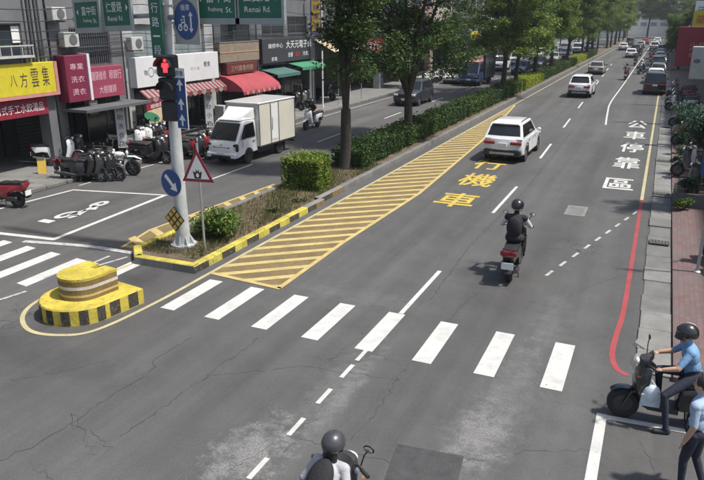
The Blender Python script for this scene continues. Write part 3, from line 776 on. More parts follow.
# keep-right disc, hazard diamond on the pole
c = OY(171, 183, 14.26); o = E('keep_right_sign', 'round blue sign with white arrow pointing down right on the pole', 'road sign', c); f = frame((0, 0, 0), R(-8))
mb = MB(); mb.prism([(.375 * math.cos(2 * math.pi * k / 28), .375 * math.sin(2 * math.pi * k / 28)) for k in range(28)], f, -.015, 0); mb.build('disc', 'sign_blue', o)
mb = MB(); mb.add([f(u, v, .005) for u, v in ((.22, -.22), (.17, .04), (.10, -.03), (-.16, .24), (-.24, .16), (.03, -.10), (-.04, -.17))], [tuple(range(7))]); mb.build('arrow', 'sign_white', o)
c = OY(174.5, 219, 14.26); o = E('hazard_plate', 'black and yellow chequered diamond plate low on the pole', 'road sign', c); f = frame((0, 0, 0), R(-6))
mb = MB(); mb.prism([(0, -.36), (.36, 0), (0, .36), (-.36, 0)], f, -.015, 0); mb.build('plate', 'sign_black', o)
mb = MB(); q = .2
for i in range(3):
    for j in range(3):
        u0 = -.30 + i * q + .03; v0 = -.30 + j * q + .03; s2 = math.sqrt(.5)
        cs = [(u0, v0), (u0 + q - .055, v0), (u0 + q - .055, v0 + q - .055), (u0, v0 + q - .055)]
        mb.add([f((a - b) * s2 * .85, (a + b) * s2 * .85, .005) for a, b in cs], [(0, 1, 2, 3)])
mb.build('yellow_square', 'letter_gold', o)
# triangular warning sign on its own post
b0 = G(205, 250, .13); o = E('warning_sign', 'red bordered triangular warning sign on a thin post in the median', 'road sign', b0); f = frame((0, -.05, 0), R(10))
mb = MB(); mb.tube([(0, 0, 0), (-.02, 0, 2.95)], .032, 8); mb.build('post', 'galv', o, 40)
ta = 2.82; tb = 1.93; hw = .46
def tri(s, d): 
    cz = (ta + 2 * tb) / 3
    return [f(u * s - .02, cz + (v - cz) * s, d) for u, v in ((-hw, tb), (hw, tb), (0, ta))]
mb = MB(); mb.add(tri(1, 0) + tri(1, -.015), [(0, 1, 2), (5, 4, 3), (0, 3, 4, 1), (1, 4, 5, 2), (2, 5, 3, 0)]); mb.build('panel', 'sign_red', o)
mb = MB(); mb.add(tri(.73, .005), [(0, 1, 2)]); mb.build('white_field', 'sign_white', o)
mb = MB(); mb.add([f(u - .02, v + 2.02, .009) for u, v in ((-.09, 0), (.09, 0), (.13, .2), (.05, .16), (.04, .26), (0, .18), (-.04, .26), (-.05, .16), (-.13, .2))], [tuple(range(9))]); mb.build('pictogram', 'letter_black', o)
mb = MB(); disc(mb, f, .045, .012, 12, -.02, 2.11, 1.3); mb.build('pictogram_spot', 'sign_white', o)

# ------------------------------------------------------------------ pavements
lp = root('left_pavement')
mb = MB(); mb.box(-27.2, -20.98, -20, 240, -.2, .12); mb.build('paving_bed', 'tile_floor', lp)
rr = random.Random(9)
kerbm = []
for v in range(3):
    m_ = MB(); m_.cbox(0, .2, .008, .992, 0, .15 + .006 * v, .02); kerbm.append(m_.mesh('kerb_stone', 'concrete' if v else 'concrete_dark'))
for k in range(50):
    o = bpy.data.objects.new('kerb_stone', rr.choice(kerbm)); COL.objects.link(o); o.parent = lp; o.location = (-21.0 + rr.uniform(-.006, .006), 8 + k, 0)
mb = MB(); mb.box(-21.0, -20.8, 58.1, 240, 0, .155); mb.build('kerb_run', 'concrete', lp)
# pavement slabs, 0.6 m squares with open joints, nearest rows
slabm = []
for v, mt in enumerate(('concrete', 'concrete_dark', 'tile_floor', 'tile_floor')):
    m_ = MB(); m_.box(.006, .594, .006, .594, 0, .018 + .002 * v); slabm.append(m_.mesh('paving_slab', mt))
for i in range(3):
    for j in range(46):
        o = bpy.data.objects.new('paving_slab', rr.choice(slabm)); COL.objects.link(o); o.parent = lp; o.location = (-21.62 - i * .6, 11 + j * .6, .12)

rp = root('right_pavement')
mb = MB(); mb.box(.86, 9, 12.1, 240, -.2, .10); mb.build('brick_paving', 'brick_paving', rp)
slm = []
for v, mt in enumerate(('concrete', 'concrete_dark', 'concrete_pale', 'concrete')):
    m_ = MB(); m_.cbox(.22, .848, .008, .992, -.1, .02 + .012 * v, .012); slm.append(m_.mesh('gutter_slab', mt))
for k in range(66):
    o = bpy.data.objects.new('gutter_slab', slm[2] if k in (0, 1, 2) else rr.choice(slm)); COL.objects.link(o); o.parent = rp; o.location = (rr.uniform(-.02, .012), 12.2 + k, rr.uniform(-.004, .004))
mb = MB(); mb.box(.2, .85, 78.3, 240, -.1, .03); mb.build('gutter_run', 'concrete_dark', rp)
for gy in (20.2, 26.4, 33, 44):
    m_ = MB(); m_.box(.25, .78, gy, gy + .4, .06, .075)
    for k in range(6): m_.box(.27 + k * .085, .31 + k * .085, gy + .03, gy + .37, .075, .09)
    m_.m = [0] * 6 + [1] * 36; m_.build('drain_grate', ['kerb_black', 'iron'], rp)
# broken pale concrete at the corner
for i, (px, py, r0) in enumerate(((646, 345, .26), (648, 362, .34))):
    p = G(px, py); m_ = MB(); rq = random.Random(i); n = 11
    rad = [r0 * rq.uniform(.6, 1.15) for _ in range(n)]
    lo = [(p.x + a * math.cos(2 * math.pi * k / n), p.y + 1.7 * a * math.sin(2 * math.pi * k / n), .0) for k, a in enumerate(rad)]
    hi = [(p.x + .82 * a * math.cos(2 * math.pi * k / n), p.y + 1.4 * a * math.sin(2 * math.pi * k / n), .058 + .01 * rq.random()) for k, a in enumerate(rad)]
    m_.add(lo + hi, [(k, (k + 1) % n, n + (k + 1) % n, n + k) for k in range(n)] + [tuple(range(n, 2 * n))]); m_.build('mortar_patch', 'concrete_pale', rp)

M('brush_brown', (.07, .045, .03), .6)
# ------------------------------------------------------------------ left shop row
FX = -23.3
def wall_holes(m_, x0, x1, y0, y1, z0, z1, holes):
    """solid wall between x0 and x1 with rectangular openings (y0,y1,z0,z1)"""
    ys = sorted({y0, y1, *[h[0] for h in holes], *[h[1] for h in holes]}); zs = sorted({z0, z1, *[h[2] for h in holes], *[h[3] for h in holes]})
    for a, b in zip(ys, ys[1:]):
        run = None
        for c, d in zip(zs, zs[1:]):
            solid = not any(h[0] <= (a + b) / 2 <= h[1] and h[2] <= (c + d) / 2 <= h[3] for h in holes)
            if solid: run = (run[0], d) if run else (c, d)
            if (not solid or d == zs[-1]) and run: m_.box(x0, x1, a, b, *run); run = None
def window(parent, xf, y0, y1, z0, z1, style=0, sgn=1):
    """window set back in its opening; xf = outer wall face, sgn = outward x"""
    xi = xf - sgn * .14
    m_ = MB(); t = .05
    for (a, b, c, d) in ((y0, y1, z0, z0 + t), (y0, y1, z1 - t, z1), (y0, y0 + t, z0 + t, z1 - t), (y1 - t, y1, z0 + t, z1 - t), ((y0 + y1) / 2 - t / 2, (y0 + y1) / 2 + t / 2, z0 + t, z1 - t)):
        m_.box(min(xi, xi - sgn * .06), max(xi, xi - sgn * .06), a, b, c, d)
    w = m_.build('window', 'win_frame', parent)
    for a, b in ((y0 + t, (y0 + y1) / 2 - t / 2), ((y0 + y1) / 2 + t / 2, y1 - t)):
        m_ = MB(); m_.box(min(xi - sgn * .02, xi - sgn * .035), max(xi - sgn * .02, xi - sgn * .035), a, b, z0 + t, z1 - t); m_.build('pane', 'window_pale' if style == 2 else 'window_glass', w)
    if style == 1:
        m_ = MB(); xo = xf + sgn * .06; n = int((y1 - y0) / .13)
        for k in range(n + 1): yy = y0 + (y1 - y0) * k / n; m_.box(xo - .012, xo + .012, yy - .012, yy + .012, z0 - .05, z1 + .05)
        for zz in (z0, (z0 + z1) / 2, z1): m_.box(xo - .016, xo + .016, y0 - .03, y1 + .03, zz - .016, zz + .016)
        for yy in (y0, y1):
            for zz in (z0, z1): m_.box(min(xf, xo), max(xf, xo), yy - .014, yy + .014, zz - .014, zz + .014)
        m_.build('grille', 'bars', w)
    if style != 1:
        m_ = MB(); m_.box(min(xf, xf + sgn * .07), max(xf, xf + sgn * .07), y0 - .06, y1 + .06, z0 - .09, z0 - .03); m_.build('sill', 'concrete', w)
def shophouse(y0, y1, wall, label, floors=4, wins=None, style=0, front='shutter', depth=11, x=FX, name='shophouse', zb=3.2, sgn=1, pw=.42, fl=3.25, back=3.6):
    """arcaded shophouse: ground-floor arcade, pillars, shopfront at the back, windowed upper floors"""
    o = E(name, label, 'building', (x, (y0 + y1) / 2, .1))
    oy = (y0 + y1) / 2
    def bxs(m_, a, b, *r): m_.box(min(sgn * a, sgn * b), max(sgn * a, sgn * b), *r)
    hw = (y1 - y0) / 2
    top = zb + .4 + (floors - 1) * fl
    holes = []
    for k in range(floors - 1):
        zz = zb + .4 + k * fl
        for (a, b, c, d) in (wins if (wins is not None and k == 0) else [(-hw + .7, -.35, .95, 2.45), (.35, hw - .7, .95, 2.45)]):
            if b - a > .3: holes.append((a, b, zz + c - .4, zz + d - .4))
    m_ = MB(); wall_holes(m_, -.25, 0, -hw + .01, hw - .01, zb, top, holes) if sgn > 0 else wall_holes(m_, 0, .25, -hw + .01, hw - .01, zb, top, holes)
    w = m_.build('wall', wall, o)
    for i, h in enumerate(holes):
        window(o, 0, *h, style=style if i < (len(wins) if wins else 2) else (i % 2), sgn=sgn)
    for yy in (-hw + .02, hw - .02 - pw):
        m_ = MB(); bxs(m_, -.6, -.01, yy, yy + pw, 0, zb - .002); m_.build('pillar', wall, o)
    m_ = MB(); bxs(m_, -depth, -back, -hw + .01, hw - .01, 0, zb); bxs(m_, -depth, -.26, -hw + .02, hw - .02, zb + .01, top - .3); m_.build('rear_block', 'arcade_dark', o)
    m_ = MB(); bxs(m_, -depth, .12, -hw, hw, top, top + .25); m_.build('roof', 'concrete', o)
    # shopfront at the back of the arcade
    xs = -back + .02
    if front == 'shutter':
        m_ = MB(); n = 16
        for k in range(n): bxs(m_, xs, xs + .03, -hw + .7, hw - .7, .02 + k * .165, .02 + k * .165 + .13)
        m_.build('roller_shutter', 'shutter', o)
    else:
        m_ = MB()
        for k in range(5): yy = -hw + .7 + k * (2 * hw - 1.4 - .06) / 4; bxs(m_, xs, xs + .06, yy, yy + .06, 0, 2.7)
        bxs(m_, xs, xs + .06, -hw + .7, hw - .7, 2.7, 2.78); sf = m_.build('shopfront', 'win_frame', o)
        m_ = MB(); bxs(m_, xs + .01, xs + .03, -hw + .7, hw - .7, .05, 2.7); m_.build('glazing', 'window_glass', sf)
    return o
def hmeters(px0, px1, py0, py1):   # facade rectangle from pixels
    a = OX(px0, py0, FX + .2); b = OX(px1, py0, FX + .2); c = OX((px0 + px1) / 2, py0, FX + .2); d = OX((px0 + px1) / 2, py1, FX + .2)
    return a.y, b.y, d.z, c.z
shophouse(4.5, 12.9, 'wall_beige', 'beige shophouse at the left end of the row, mostly outside the view')
A = shophouse(13.0, 21.25, 'wall_grey', 'grey shophouse above the yellow sign with a dark upstairs window', wins=[(-3.4, -.3, .35, 2.6), (.5, 2.9, .35, 2.7)], front='glass')
B = shophouse(21.35, 25.5, 'wall_grey', 'narrow shophouse with barred upstairs window behind the magenta signs', wins=[(-.95, 1.3, .9, 2.5)], style=1)
C = shophouse(25.6, 32.8, 'wall_white', 'pale shophouse behind the long white fascia sign', wins=[(-2.9, -.6, .95, 2.6), (.2, 2.8, .95, 2.6)], style=2, front='glass')
D = shophouse(32.9, 37.3, 'wall_dark', 'dark shophouse with red awning behind the white truck', wins=[(-1.5, 1.5, 1.3, 2.7)], style=1, front='glass')
Eb = shophouse(37.4, 44.7, 'wall_grey', 'grey shophouse with dark lettered fascia and green awnings', wins=[(-3, -.3, 1.9, 3.0), (.3, 3, 1.9, 3.0)], style=1)
Fb = shophouse(44.8, 51, 'wall_dark', 'dark shophouse with tan awning beside the first median tree', wins=[(-2.2, -.3, 1, 2.5), (.3, 2.2, 1, 2.5)], front='glass')
names = ['white', 'blue-grey', 'pink', 'beige', 'dark', 'grey']
for k in range(14):
    y0 = 51.1 + k * 7.3; wl_ = ('wall_white', 'wall_blue', 'wall_pink', 'wall_beige', 'wall_dark', 'wall_grey')[k % 6]
    shophouse(y0, y0 + 7.2, wl_, f'{names[k % 6]} shophouse seen between median trees, number {k + 1} beyond the tan awning' if False else
              f'{names[k % 6]} arcaded shophouse behind the trees, {["first", "second", "third", "fourth", "fifth", "sixth", "seventh", "eighth", "ninth", "tenth", "eleventh", "twelfth", "thirteenth", "fourteenth"][k]} past the tan awning',
              floors=3 + (k * 7) % 3, front='glass' if k % 2 else 'shutter', style=k % 3, name='shophouse')

def fascia(rect, mt, label, texts, th=.22, x0=FX + .02, name='shop_sign', trim=None, extra=None, tilt=0.):
    """box sign on the facade: rect (y0,y1,z0,z1) in metres, texts = [(string, u, v, w, h, material)] relative to size; tilt shears the ends"""
    y0, y1, z0, z1 = rect; cy = (y0 + y1) / 2; cz = (z0 + z1) / 2; w = y1 - y0; h = z1 - z0
    o = E(name, label, 'shop sign', (x0, cy, cz))
    m_ = MB(); m_.cbox(0, th, -w / 2, w / 2, -h / 2, h / 2, .015); m_.build('panel', mt, o)
    if trim:
        for i, (a, b, c, d, tm) in enumerate(trim):
            m_ = MB(); m_.box(.02, th + .02, a * w, b * w, c * h, d * h); m_.build('trim', tm, o)
    for i, (s, u, v, tw, tH, tm) in enumerate(texts):
        m_ = MB(); put_text(m_, s, tw * w, tH * h, lambda p, q: (th + .006, u * w + p, v * h + q), .02); m_.build('lettering', tm, o)
    return o
# A: yellow calligraphic sign, red banner
fascia((16.2, 21.1, 3.28, 4.5), 'fascia_yellow', 'long yellow shop sign with black brush characters at upper left', [('八', .08, -.02, .06, .36, 'brush_brown'), ('方', .18, -.02, .07, .46, 'brush_brown'), ('雲', .29, .02, .075, .6, 'brush_brown'), ('集', .40, .05, .07, .64, 'brush_brown'), ('水餃', -.3, 0, .2, .5, 'letter_black')], .3,
       trim=[(-.5, .5, -.6, -.5, 'fascia_pink'), (.5, .53, -.6, .5, 'fascia_pink')])
o = fascia((16.6, 20.75, 2.4, 3.1), 'fascia_red', 'red banner with a row of white characters under the yellow sign', [('日式手工水餃湯品', .17, 0, .55, .5, 'letter_white'), ('鍋貼', -.33, 0, .16, .5, 'letter_white')], .06)
# balcony rail, paper notice, air conditioners on the first fronts
mb = MB(); mb.box(.02, .5, -2.6, 2.95, 1.62 + 3.0, 1.70 + 3.0); mb.box(.44, .5, -2.6, 2.95, 5.05, 5.1)
for k in range(12): mb.box(.455, .485, -2.6 + k * .5, -2.57 + k * .5, 4.7, 5.05)
mb.build('balcony_rail', 'ac_white', A)
mb = MB(); mb.box(-.1, .9, -4.0, 1.1, 3.45 + 3.35, 3.45 + 3.6); mb.build('canopy', 'window_pale', A)
for k in range(5): 
    mb = MB(); mb.tube([(.06 + .02 * k, 3.1 + k * .17, 3.3), (.06, 3.15 + k * .17, 10)], .05, 6); mb.build('downpipe', ('win_frame', 'wall_dark')[k % 2], A)
def paper(y0, y1, z0, z1):
    m_ = MB(); m_.box(-.13, -.115, y0 - 17.125, y1 - 17.125, z0 - .1, z1 - .1); m_.build('paper_notice', 'sign_white', A)
r = hmeters(16, 27, 26, 43); paper(*r)
def aircon(y, z, label, x=FX, s=1.):
    o = E('air_conditioner', label, 'air conditioner', (x, y, z))
    m_ = MB(); m_.cbox(.1, .45, -.4 * s, .4 * s, 0, .6 * s, .02); m_.build('casing', 'ac_white', o)
    m_ = MB(); m_.lathe([(.22 * s, 0), (.22 * s, .012), (.18 * s, .014)], 18, Matrix.Translation((.452, .06, .3 * s)) @ Matrix.Rotation(math.pi / 2, 4, 'Y')); m_.build('fan_grille', 'bars', o)
    m_ = MB(); m_.box(0, .42, -.3, -.26, -.05, 0); m_.box(0, .42, .26, .3, -.05, 0); m_.build('bracket', 'bars', o)
a = OX(65, 47, FX); aircon(a.y, a.z, 'air conditioner box beside the barred window above the upright magenta sign')
a = OX(53, 26, FX); aircon(a.y, a.z + .2, 'white air conditioner on the wall beside the drain pipes', s=.9)
a = OX(130, 40, FX); aircon(a.y, 4.75, 'air conditioner box above the long white fascia sign')
a = OX(232, 40, FX); aircon(a.y, 5.9, 'air conditioner box on the dark wall above the red awning')
# B: magenta signs
r = hmeters(56, 78, 55, 102)
o = E('shop_sign', 'upright dark magenta sign board with white side edge', 'shop sign', (FX + .02, (r[0] + r[1]) / 2, (r[2] + r[3]) / 2)); w = r[1] - r[0]; h = r[3] - r[2]
mb = MB(); mb.cbox(0, .62, -w / 2, w / 2, -h / 2, h / 2, .02); mb.build('panel', 'magenta', o)
mb = MB(); mb.box(.0, .66, w / 2 + .005, w / 2 + .14, -h / 2, h / 2 + .04); mb.build('edge', 'fascia_white', o)
for i, t in enumerate(('專業', '洗衣', '燙衣')): mb = MB(); put_text(mb, t, w * .62, h * .14, lambda u, v: (.626, u, v + h * (.26 - i * .27)), .01); mb.build('lettering', 'letter_pink', o)
r = hmeters(82, 117, 66, 97)
fascia(r, 'magenta_pale', 'square magenta shop sign with two rows of pale characters', [('鐘錶維修', -.22, .22, .42, .3, 'letter_pink'), ('眼鏡行', .26, .22, .36, .3, 'letter_pink'), ('大樹鐘錶', 0, -.24, .5, .26, 'letter_pink')], .5, x0=FX + .02)
mb = MB(); mb.box(.02, 1.5, -2.0, 2.0, 2.3, 2.42); mb.build('canopy', 'wall_dark', B)
a = OX(89, 107, FX); o = E('hanging_board', 'small wooden notice board hanging under the magenta signs', 'notice board', (FX + .25, a.y, a.z))
mb = MB(); mb.cbox(0, .05, -.25, .25, -.3, .3, .01); mb.build('board', 'lantern', o); mb = MB(); mb.box(.01, .03, -.2, -.18, .3, .55); mb.box(.01, .03, .18, .2, .3, .55); mb.build('hanger', 'bars', o)
mb = MB(); 
for k in range(3): mb.box(.051, .055, -.18, .18, .12 - k * .14, .18 - k * .14)
mb.build('lettering', 'letter_white', o)
M('scallop_red', (.17, .03, .04), .7); M('scallop_pale', (.27, .22, .2), .7)
# C: white fascia, menu banner, red scalloped valance
r = hmeters(128, 212, 56, 94)
y0, y1 = 25.8, 32.5
fascia((y0, y1, 3.0, 4.42), 'fascia_white', 'long white fascia sign with a round black mark and a few characters', [('咖', -.40, -.02, .035, .18, 'letter_black'), ('◯', -.345, -.02, .06, .32, 'letter_black'), ('啡', -.29, -.02, .035, .18, 'letter_black'), ('輕食', .34, .08, .085, .2, 'letter_black'), ('早午餐', .18, -.05, .12, .12, 'letter_pink')], .45)
mb = MB(); mb.add([(.5, -3.35, 2.78), (.5, 3.3, 2.78), (.95, 3.3, 2.45), (.95, -3.35, 2.45), (.5, -3.35, 2.76), (.5, 3.3, 2.76), (.95, 3.3, 2.43), (.95, -3.35, 2.43)], [(0, 1, 2, 3), (7, 6, 5, 4), (0, 4, 5, 1), (2, 6, 7, 3), (1, 5, 6, 2), (3, 7, 4, 0)]); mb.build('awning', 'scallop', C)
n = 17
for k in range(n):
    yy = -3.35 + k * 6.65 / n; m_ = MB(); m_.add([(.96, yy, 2.43), (.96, yy + .38, 2.43), (.97, yy + .38, 2.28), (.97, yy + .19, 2.2), (.97, yy, 2.28)], [(0, 1, 2, 3, 4)]); m_.build('valance_flap', ('scallop_red', 'scallop_pale')[k % 2], C)
o = E('menu_banner', 'slanting menu banner with red top and green leaf under the white fascia', 'banner', (FX + 1.0, 27.0, 1.85))
def bn(y, z): return (0, y, z)
mb = MB(); mb.add([(0, -1.35, .1), (0, 1.2, .35), (0, 1.2, .6), (0, -1.35, .42), (-.02, -1.35, .1), (-.02, 1.2, .35), (-.02, 1.2, .6), (-.02, -1.35, .42)], [(0, 1, 2, 3), (7, 6, 5, 4), (0, 4, 5, 1), (2, 6, 7, 3)]); mb.build('top_band', 'fascia_red', o)
mb = MB(); mb.add([(0, -1.2, -.55), (0, -.1, -.6), (0, 1.15, .1), (0, 1.2, .345), (0, -1.3, .095), (-.02, -1.2, -.55), (-.02, -.1, -.6), (-.02, 1.15, .1), (-.02, 1.2, .345), (-.02, -1.3, .095)], [(0, 1, 2, 3, 4), (9, 8, 7, 6, 5)]); mb.build('sheet', 'awning_tan', o)
mb = MB(); mb.add([(.005, -1.0 + .55 * math.cos(t / 3), -.2 + .22 * math.sin(t / 3) - .15 * math.cos(t / 3)) for t in range(18)], [tuple(range(18))]); mb.build('leaf_print', 'awning_green', o)
mb = MB(); put_text(mb, '現做蔬食便當', 1.9, .2, lambda u, v: (.006, u - .1, v + .36 + u * .09), .01); mb.build('lettering', 'letter_white', o)
def upright(px, py0, py1, w, label, txt, mt='fascia_white', tm='letter_black', x=FX + .65, z0=None):
    a = OX(px, py0, x); b = OX(px, py1, x); h = a.z - b.z
    o = E('upright_sign', label, 'shop sign', (x, a.y, b.z)); f = frame((0, 0, 0), R(35))
    m_ = MB(); m_.prism([(-w / 2, 0), (w / 2, 0), (w / 2, h), (-w / 2, h)], f, -.08, 0); m_.build('panel', mt, o)
    m_ = MB(); n = len(txt)
    for i, ch in enumerate(txt): put_text(m_, ch, w * .62, h / n * .62, lambda u, v: f(u, v + h - (i + .5) * h / n, .006), .02)
    m_.build('lettering', tm, o)
    m_ = MB(); m_.box(-.65, -.03, -.02, .02, h * .9, h * .9 + .05); m_.box(-.65, -.03, -.02, .02, h * .2, h * .2 + .05); m_.build('bracket', 'bars', o)
    return o
upright(118.5, 104, 149, .42, 'tall white upright sign with black characters beside the menu banner', '自助洗衣店')
upright(208, 94, 128, .42, 'narrow white upright sign beside the red awning behind the truck', '現炒小吃')
# D: beige board, maroon sign, red awning
r = hmeters(215, 249, 47, 72)
fascia((33.0, 37.2, 3.75, 4.85), 'fascia_wood', 'weathered beige signboard above the red awning', [], .25, trim=[(-.5, .5, .48, .54, 'concrete'), (-.5, .5, -.02, .02, 'cardboard')])
fascia((33.4, 36.6, 3.08, 3.72), 'fascia_maroon', 'dark maroon sign with tan characters just above the red awning', [('三代香魯肉飯', 0, 0, .75, .5, 'lantern')], .4)
o = E('red_awning', 'faded red fabric awning over the shop behind the truck', 'awning', (FX, 35.1, 0))
mb = MB(); prof = [(.05, 3.05), (.5, 3.0), (1.1, 2.75), (1.6, 2.42), (1.72, 2.2)]
mb.add([(a, s * 2.1, b) for s in (-1, 1) for a, b in prof] + [(a, s * 2.1, b - .02) for s in (-1, 1) for a, b in prof], [(i, i + 1, 6 + i, 5 + i) for i in range(4)] + [(10 + i, 15 + i, 16 + i, 11 + i) for i in range(4)]); mb.build('fabric', 'awning_red', o, 50)
for s in (-1, 1):
    m_ = MB(); m_.add([(a, s * 2.095, b) for a, b in prof] + [(.05, s * 2.095, 2.2)], [tuple(range(6))]); m_.build('side_panel', 'awning_red', o)
for k in range(14):
    yy = -2.1 + k * .3; m_ = MB(); m_.add([(1.725, yy, 2.2), (1.725, yy + .3, 2.2), (1.73, yy + .28, 2.05), (1.73, yy + .15, 2.0), (1.73, yy + .02, 2.05)], [(0, 1, 2, 3, 4)]); m_.build('valance_flap', ('awning_red', 'fascia_pink')[k % 2], o)
# E: dark lettered fascia, green awnings
fascia((37.5, 44.6, 3.45, 4.95), 'fascia_dark', 'long dark fascia with big white characters and small red ones', [('大天元電子鍋', .17, .22, .5, .34, 'letter_white'), ('維修中心', -.27, .2, .26, .2, 'letter_white'), ('音響', .0, -.22, .09, .2, 'letter_white'), ('電視', .14, -.22, .09, .2, 'letter_red'), ('冷氣', .3, -.22, .12, .2, 'letter_white'), ('家電', -.3, -.34, .1, .16, 'letter_white')], .3)
for ya, yb, zt, mt, nm in ((40.9, 44.5, 3.35, 'awning_green', 'bright green shop awning under the dark fascia'), (37.6, 40.6, 3.1, 'awning_teal', 'dull teal shop awning left of the bright green one')):
    o = E('shop_awning', nm, 'awning', (FX, (ya + yb) / 2, 0)); w = (yb - ya) / 2
    m_ = MB(); m_.add([(.02, -w, zt), (.02, w, zt), (1.3, w, zt - .28), (1.3, -w, zt - .28), (.02, -w, zt - .03), (.02, w, zt - .03), (1.3, w, zt - .31), (1.3, -w, zt - .31)], [(0, 1, 2, 3), (7, 6, 5, 4), (0, 4, 5, 1), (2, 6, 7, 3), (1, 5, 6, 2), (3, 7, 4, 0)]); m_.build('sheet', mt, o)
    m_ = MB(); m_.add([(1.305, -w, zt - .28), (1.305, w, zt - .28), (1.31, w, zt - .48), (1.31, -w, zt - .48)], [(0, 1, 2, 3)]); m_.build('valance', mt, o)
    m_ = MB(); m_.tube([(.02, -w + .1, zt - .5), (1.25, -w + .1, zt - .3)], .02, 6); m_.tube([(.02, w - .1, zt - .5), (1.25, w - .1, zt - .3)], .02, 6); m_.build('strut', 'galv', o)
# F: upright sign, tan awning
a = OX(316, 15, FX + .9); o = E('projecting_sign', 'purple upright projecting sign with gold characters left of the first tree', 'shop sign', (FX + .9, a.y, a.z)); f = frame((0, 0, 0), R(20))
mb = MB(); mb.prism([(-.42, -1.3), (.42, -1.3), (.42, 1.6), (-.42, 1.6)], f, -.2, 0); mb.build('panel', 'sign_purple', o)
mb = MB(); mb.add([f(u, v, .004) for u, v in ((-.3, -1.05), (.3, -1.05), (.3, 1.45), (-.3, 1.45))], [(0, 1, 2, 3)]); mb.build('field', 'letter_gold', o)
mb = MB()
for i, ch in enumerate('當鋪借款'): put_text(mb, ch, .42, .42, lambda u, v: f(u, v + 1.1 - i * .6, .01), .02)
mb.build('lettering', 'sign_purple', o); mb = MB(); mb.box(-.9, -.15, -.03, .03, 1.0, 1.06); mb.box(-.9, -.15, -.03, .03, -1.0, -.94); mb.build('bracket', 'bars', o)
o = E('shop_awning', 'tan sloping awning with red banner beside the first tree trunk', 'awning', (FX, 47.2, 0))
mb = MB(); mb.add([(.02, -2.0, 4.7), (.02, 2.4, 4.7), (1.9, 2.4, 3.75), (1.9, -2.0, 3.75), (.02, -2.0, 4.66), (.02, 2.4, 4.66), (1.9, 2.4, 3.71), (1.9, -2.0, 3.71)], [(0, 1, 2, 3), (7, 6, 5, 4), (0, 4, 5, 1), (2, 6, 7, 3), (1, 5, 6, 2), (3, 7, 4, 0)]); mb.build('sheet', 'awning_tan', o)
mb = MB(); mb.box(1.88, 1.9, -1.9, 2.3, 2.9, 3.68); mb.build('red_banner', 'fascia_red', o)
mb = MB(); put_text(mb, '鮮果汁', 2.4, .5, lambda u, v: (1.91, u, v + 3.3), .02); mb.build('lettering', 'letter_white', o)
mb = MB(); mb.tube([(1.85, -1.9, .02), (1.85, -1.9, 3.7)], .03, 6); mb.tube([(1.85, 2.3, .02), (1.85, 2.3, 3.7)], .03, 6); mb.build('post', 'galv', o)
# white flag pole and more boards along the row
a = OX(322, 38, FX + 1.4); o = E('lamp_post', 'slim white post rising beside the purple upright sign', 'post', (FX + 1.4, a.y, .12)); mb = MB(); mb.tube([(0, 0, 0), (0, 0, 8.2)], [.06, .045], 8); mb.build('shaft', 'sign_white', o, 40)
mb = MB(); mb.lathe([(.14, 0), (.14, .03), (.08, .06)], 10); mb.build('base', 'galv', o)
for k, (y0, y1, z0, z1, mt, tx, tm) in enumerate(((51.3, 57.9, 3.4, 4.5, 'fascia_red', '機車行', 'letter_white'), (58.7, 65.3, 3.4, 4.5, 'fascia_white', '藥局', 'letter_red'), (66, 72.4, 3.4, 4.4, 'awning_green', '水電材料', 'letter_white'),
        (73.3, 80, 3.4, 4.6, 'fascia_pink', '便利商店', 'letter_white'), (81, 87, 3.4, 4.5, 'sign_blue', '影印輸出', 'letter_white'), (88, 94.5, 3.4, 4.5, 'fascia_yellow', '五金行', 'letter_red'), (95.5, 102, 3.4, 4.5, 'fascia_white', '牙醫', 'sign_blue'), (103, 109, 3.4, 4.5, 'fascia_red', '牛肉麵', 'letter_gold'))):
    fascia((y0, y1, z0, z1), mt, ['red motorcycle shop fascia', 'white pharmacy fascia with red characters', 'green hardware fascia', 'pink store fascia', 'blue print shop fascia', 'yellow hardware fascia with red characters', 'white dental fascia with blue characters', 'red noodle shop fascia with gold characters'][k] + ' half hidden by the median trees', [(tx, 0, 0, .7, .6, tm)], .3)

# ------------------------------------------------------------------ right-hand row
def rsh(y0, y1, wall, label, floors, x=3.9): return shophouse(y0, y1, wall, label, floors, x=x, sgn=-1, front='glass', back=2.6, depth=9)
rsh(12.2, 20, 'wall_beige', 'low beige shophouse on the right beside the brick pavement', 2, 5.5)
rsh(20.2, 28, 'wall_white', 'low white shophouse on the right beside the planter', 2, 5.5)
rsh(28.2, 37, 'wall_dark', 'low dark shophouse on the right behind the small tree', 2, 5.0)
rsh(37.2, 45, 'wall_beige', 'two-storey beige shophouse on the right before the red sign', 2, 4.6)
for k in range(13):
    y0 = 45.2 + k * 8.1
    rsh(y0, y0 + 8, ('wall_dark', 'wall_blue', 'wall_grey', 'wall_white', 'wall_beige')[k % 5], f'{("dark", "blue-grey", "grey", "white", "beige")[k % 5]} right-hand building, {["first", "second", "third", "fourth", "fifth", "sixth", "seventh", "eighth", "ninth", "tenth", "eleventh", "twelfth", "thirteenth"][k]} beyond the red sign', 2 if k < 6 else 3 + k % 2, 4.2)
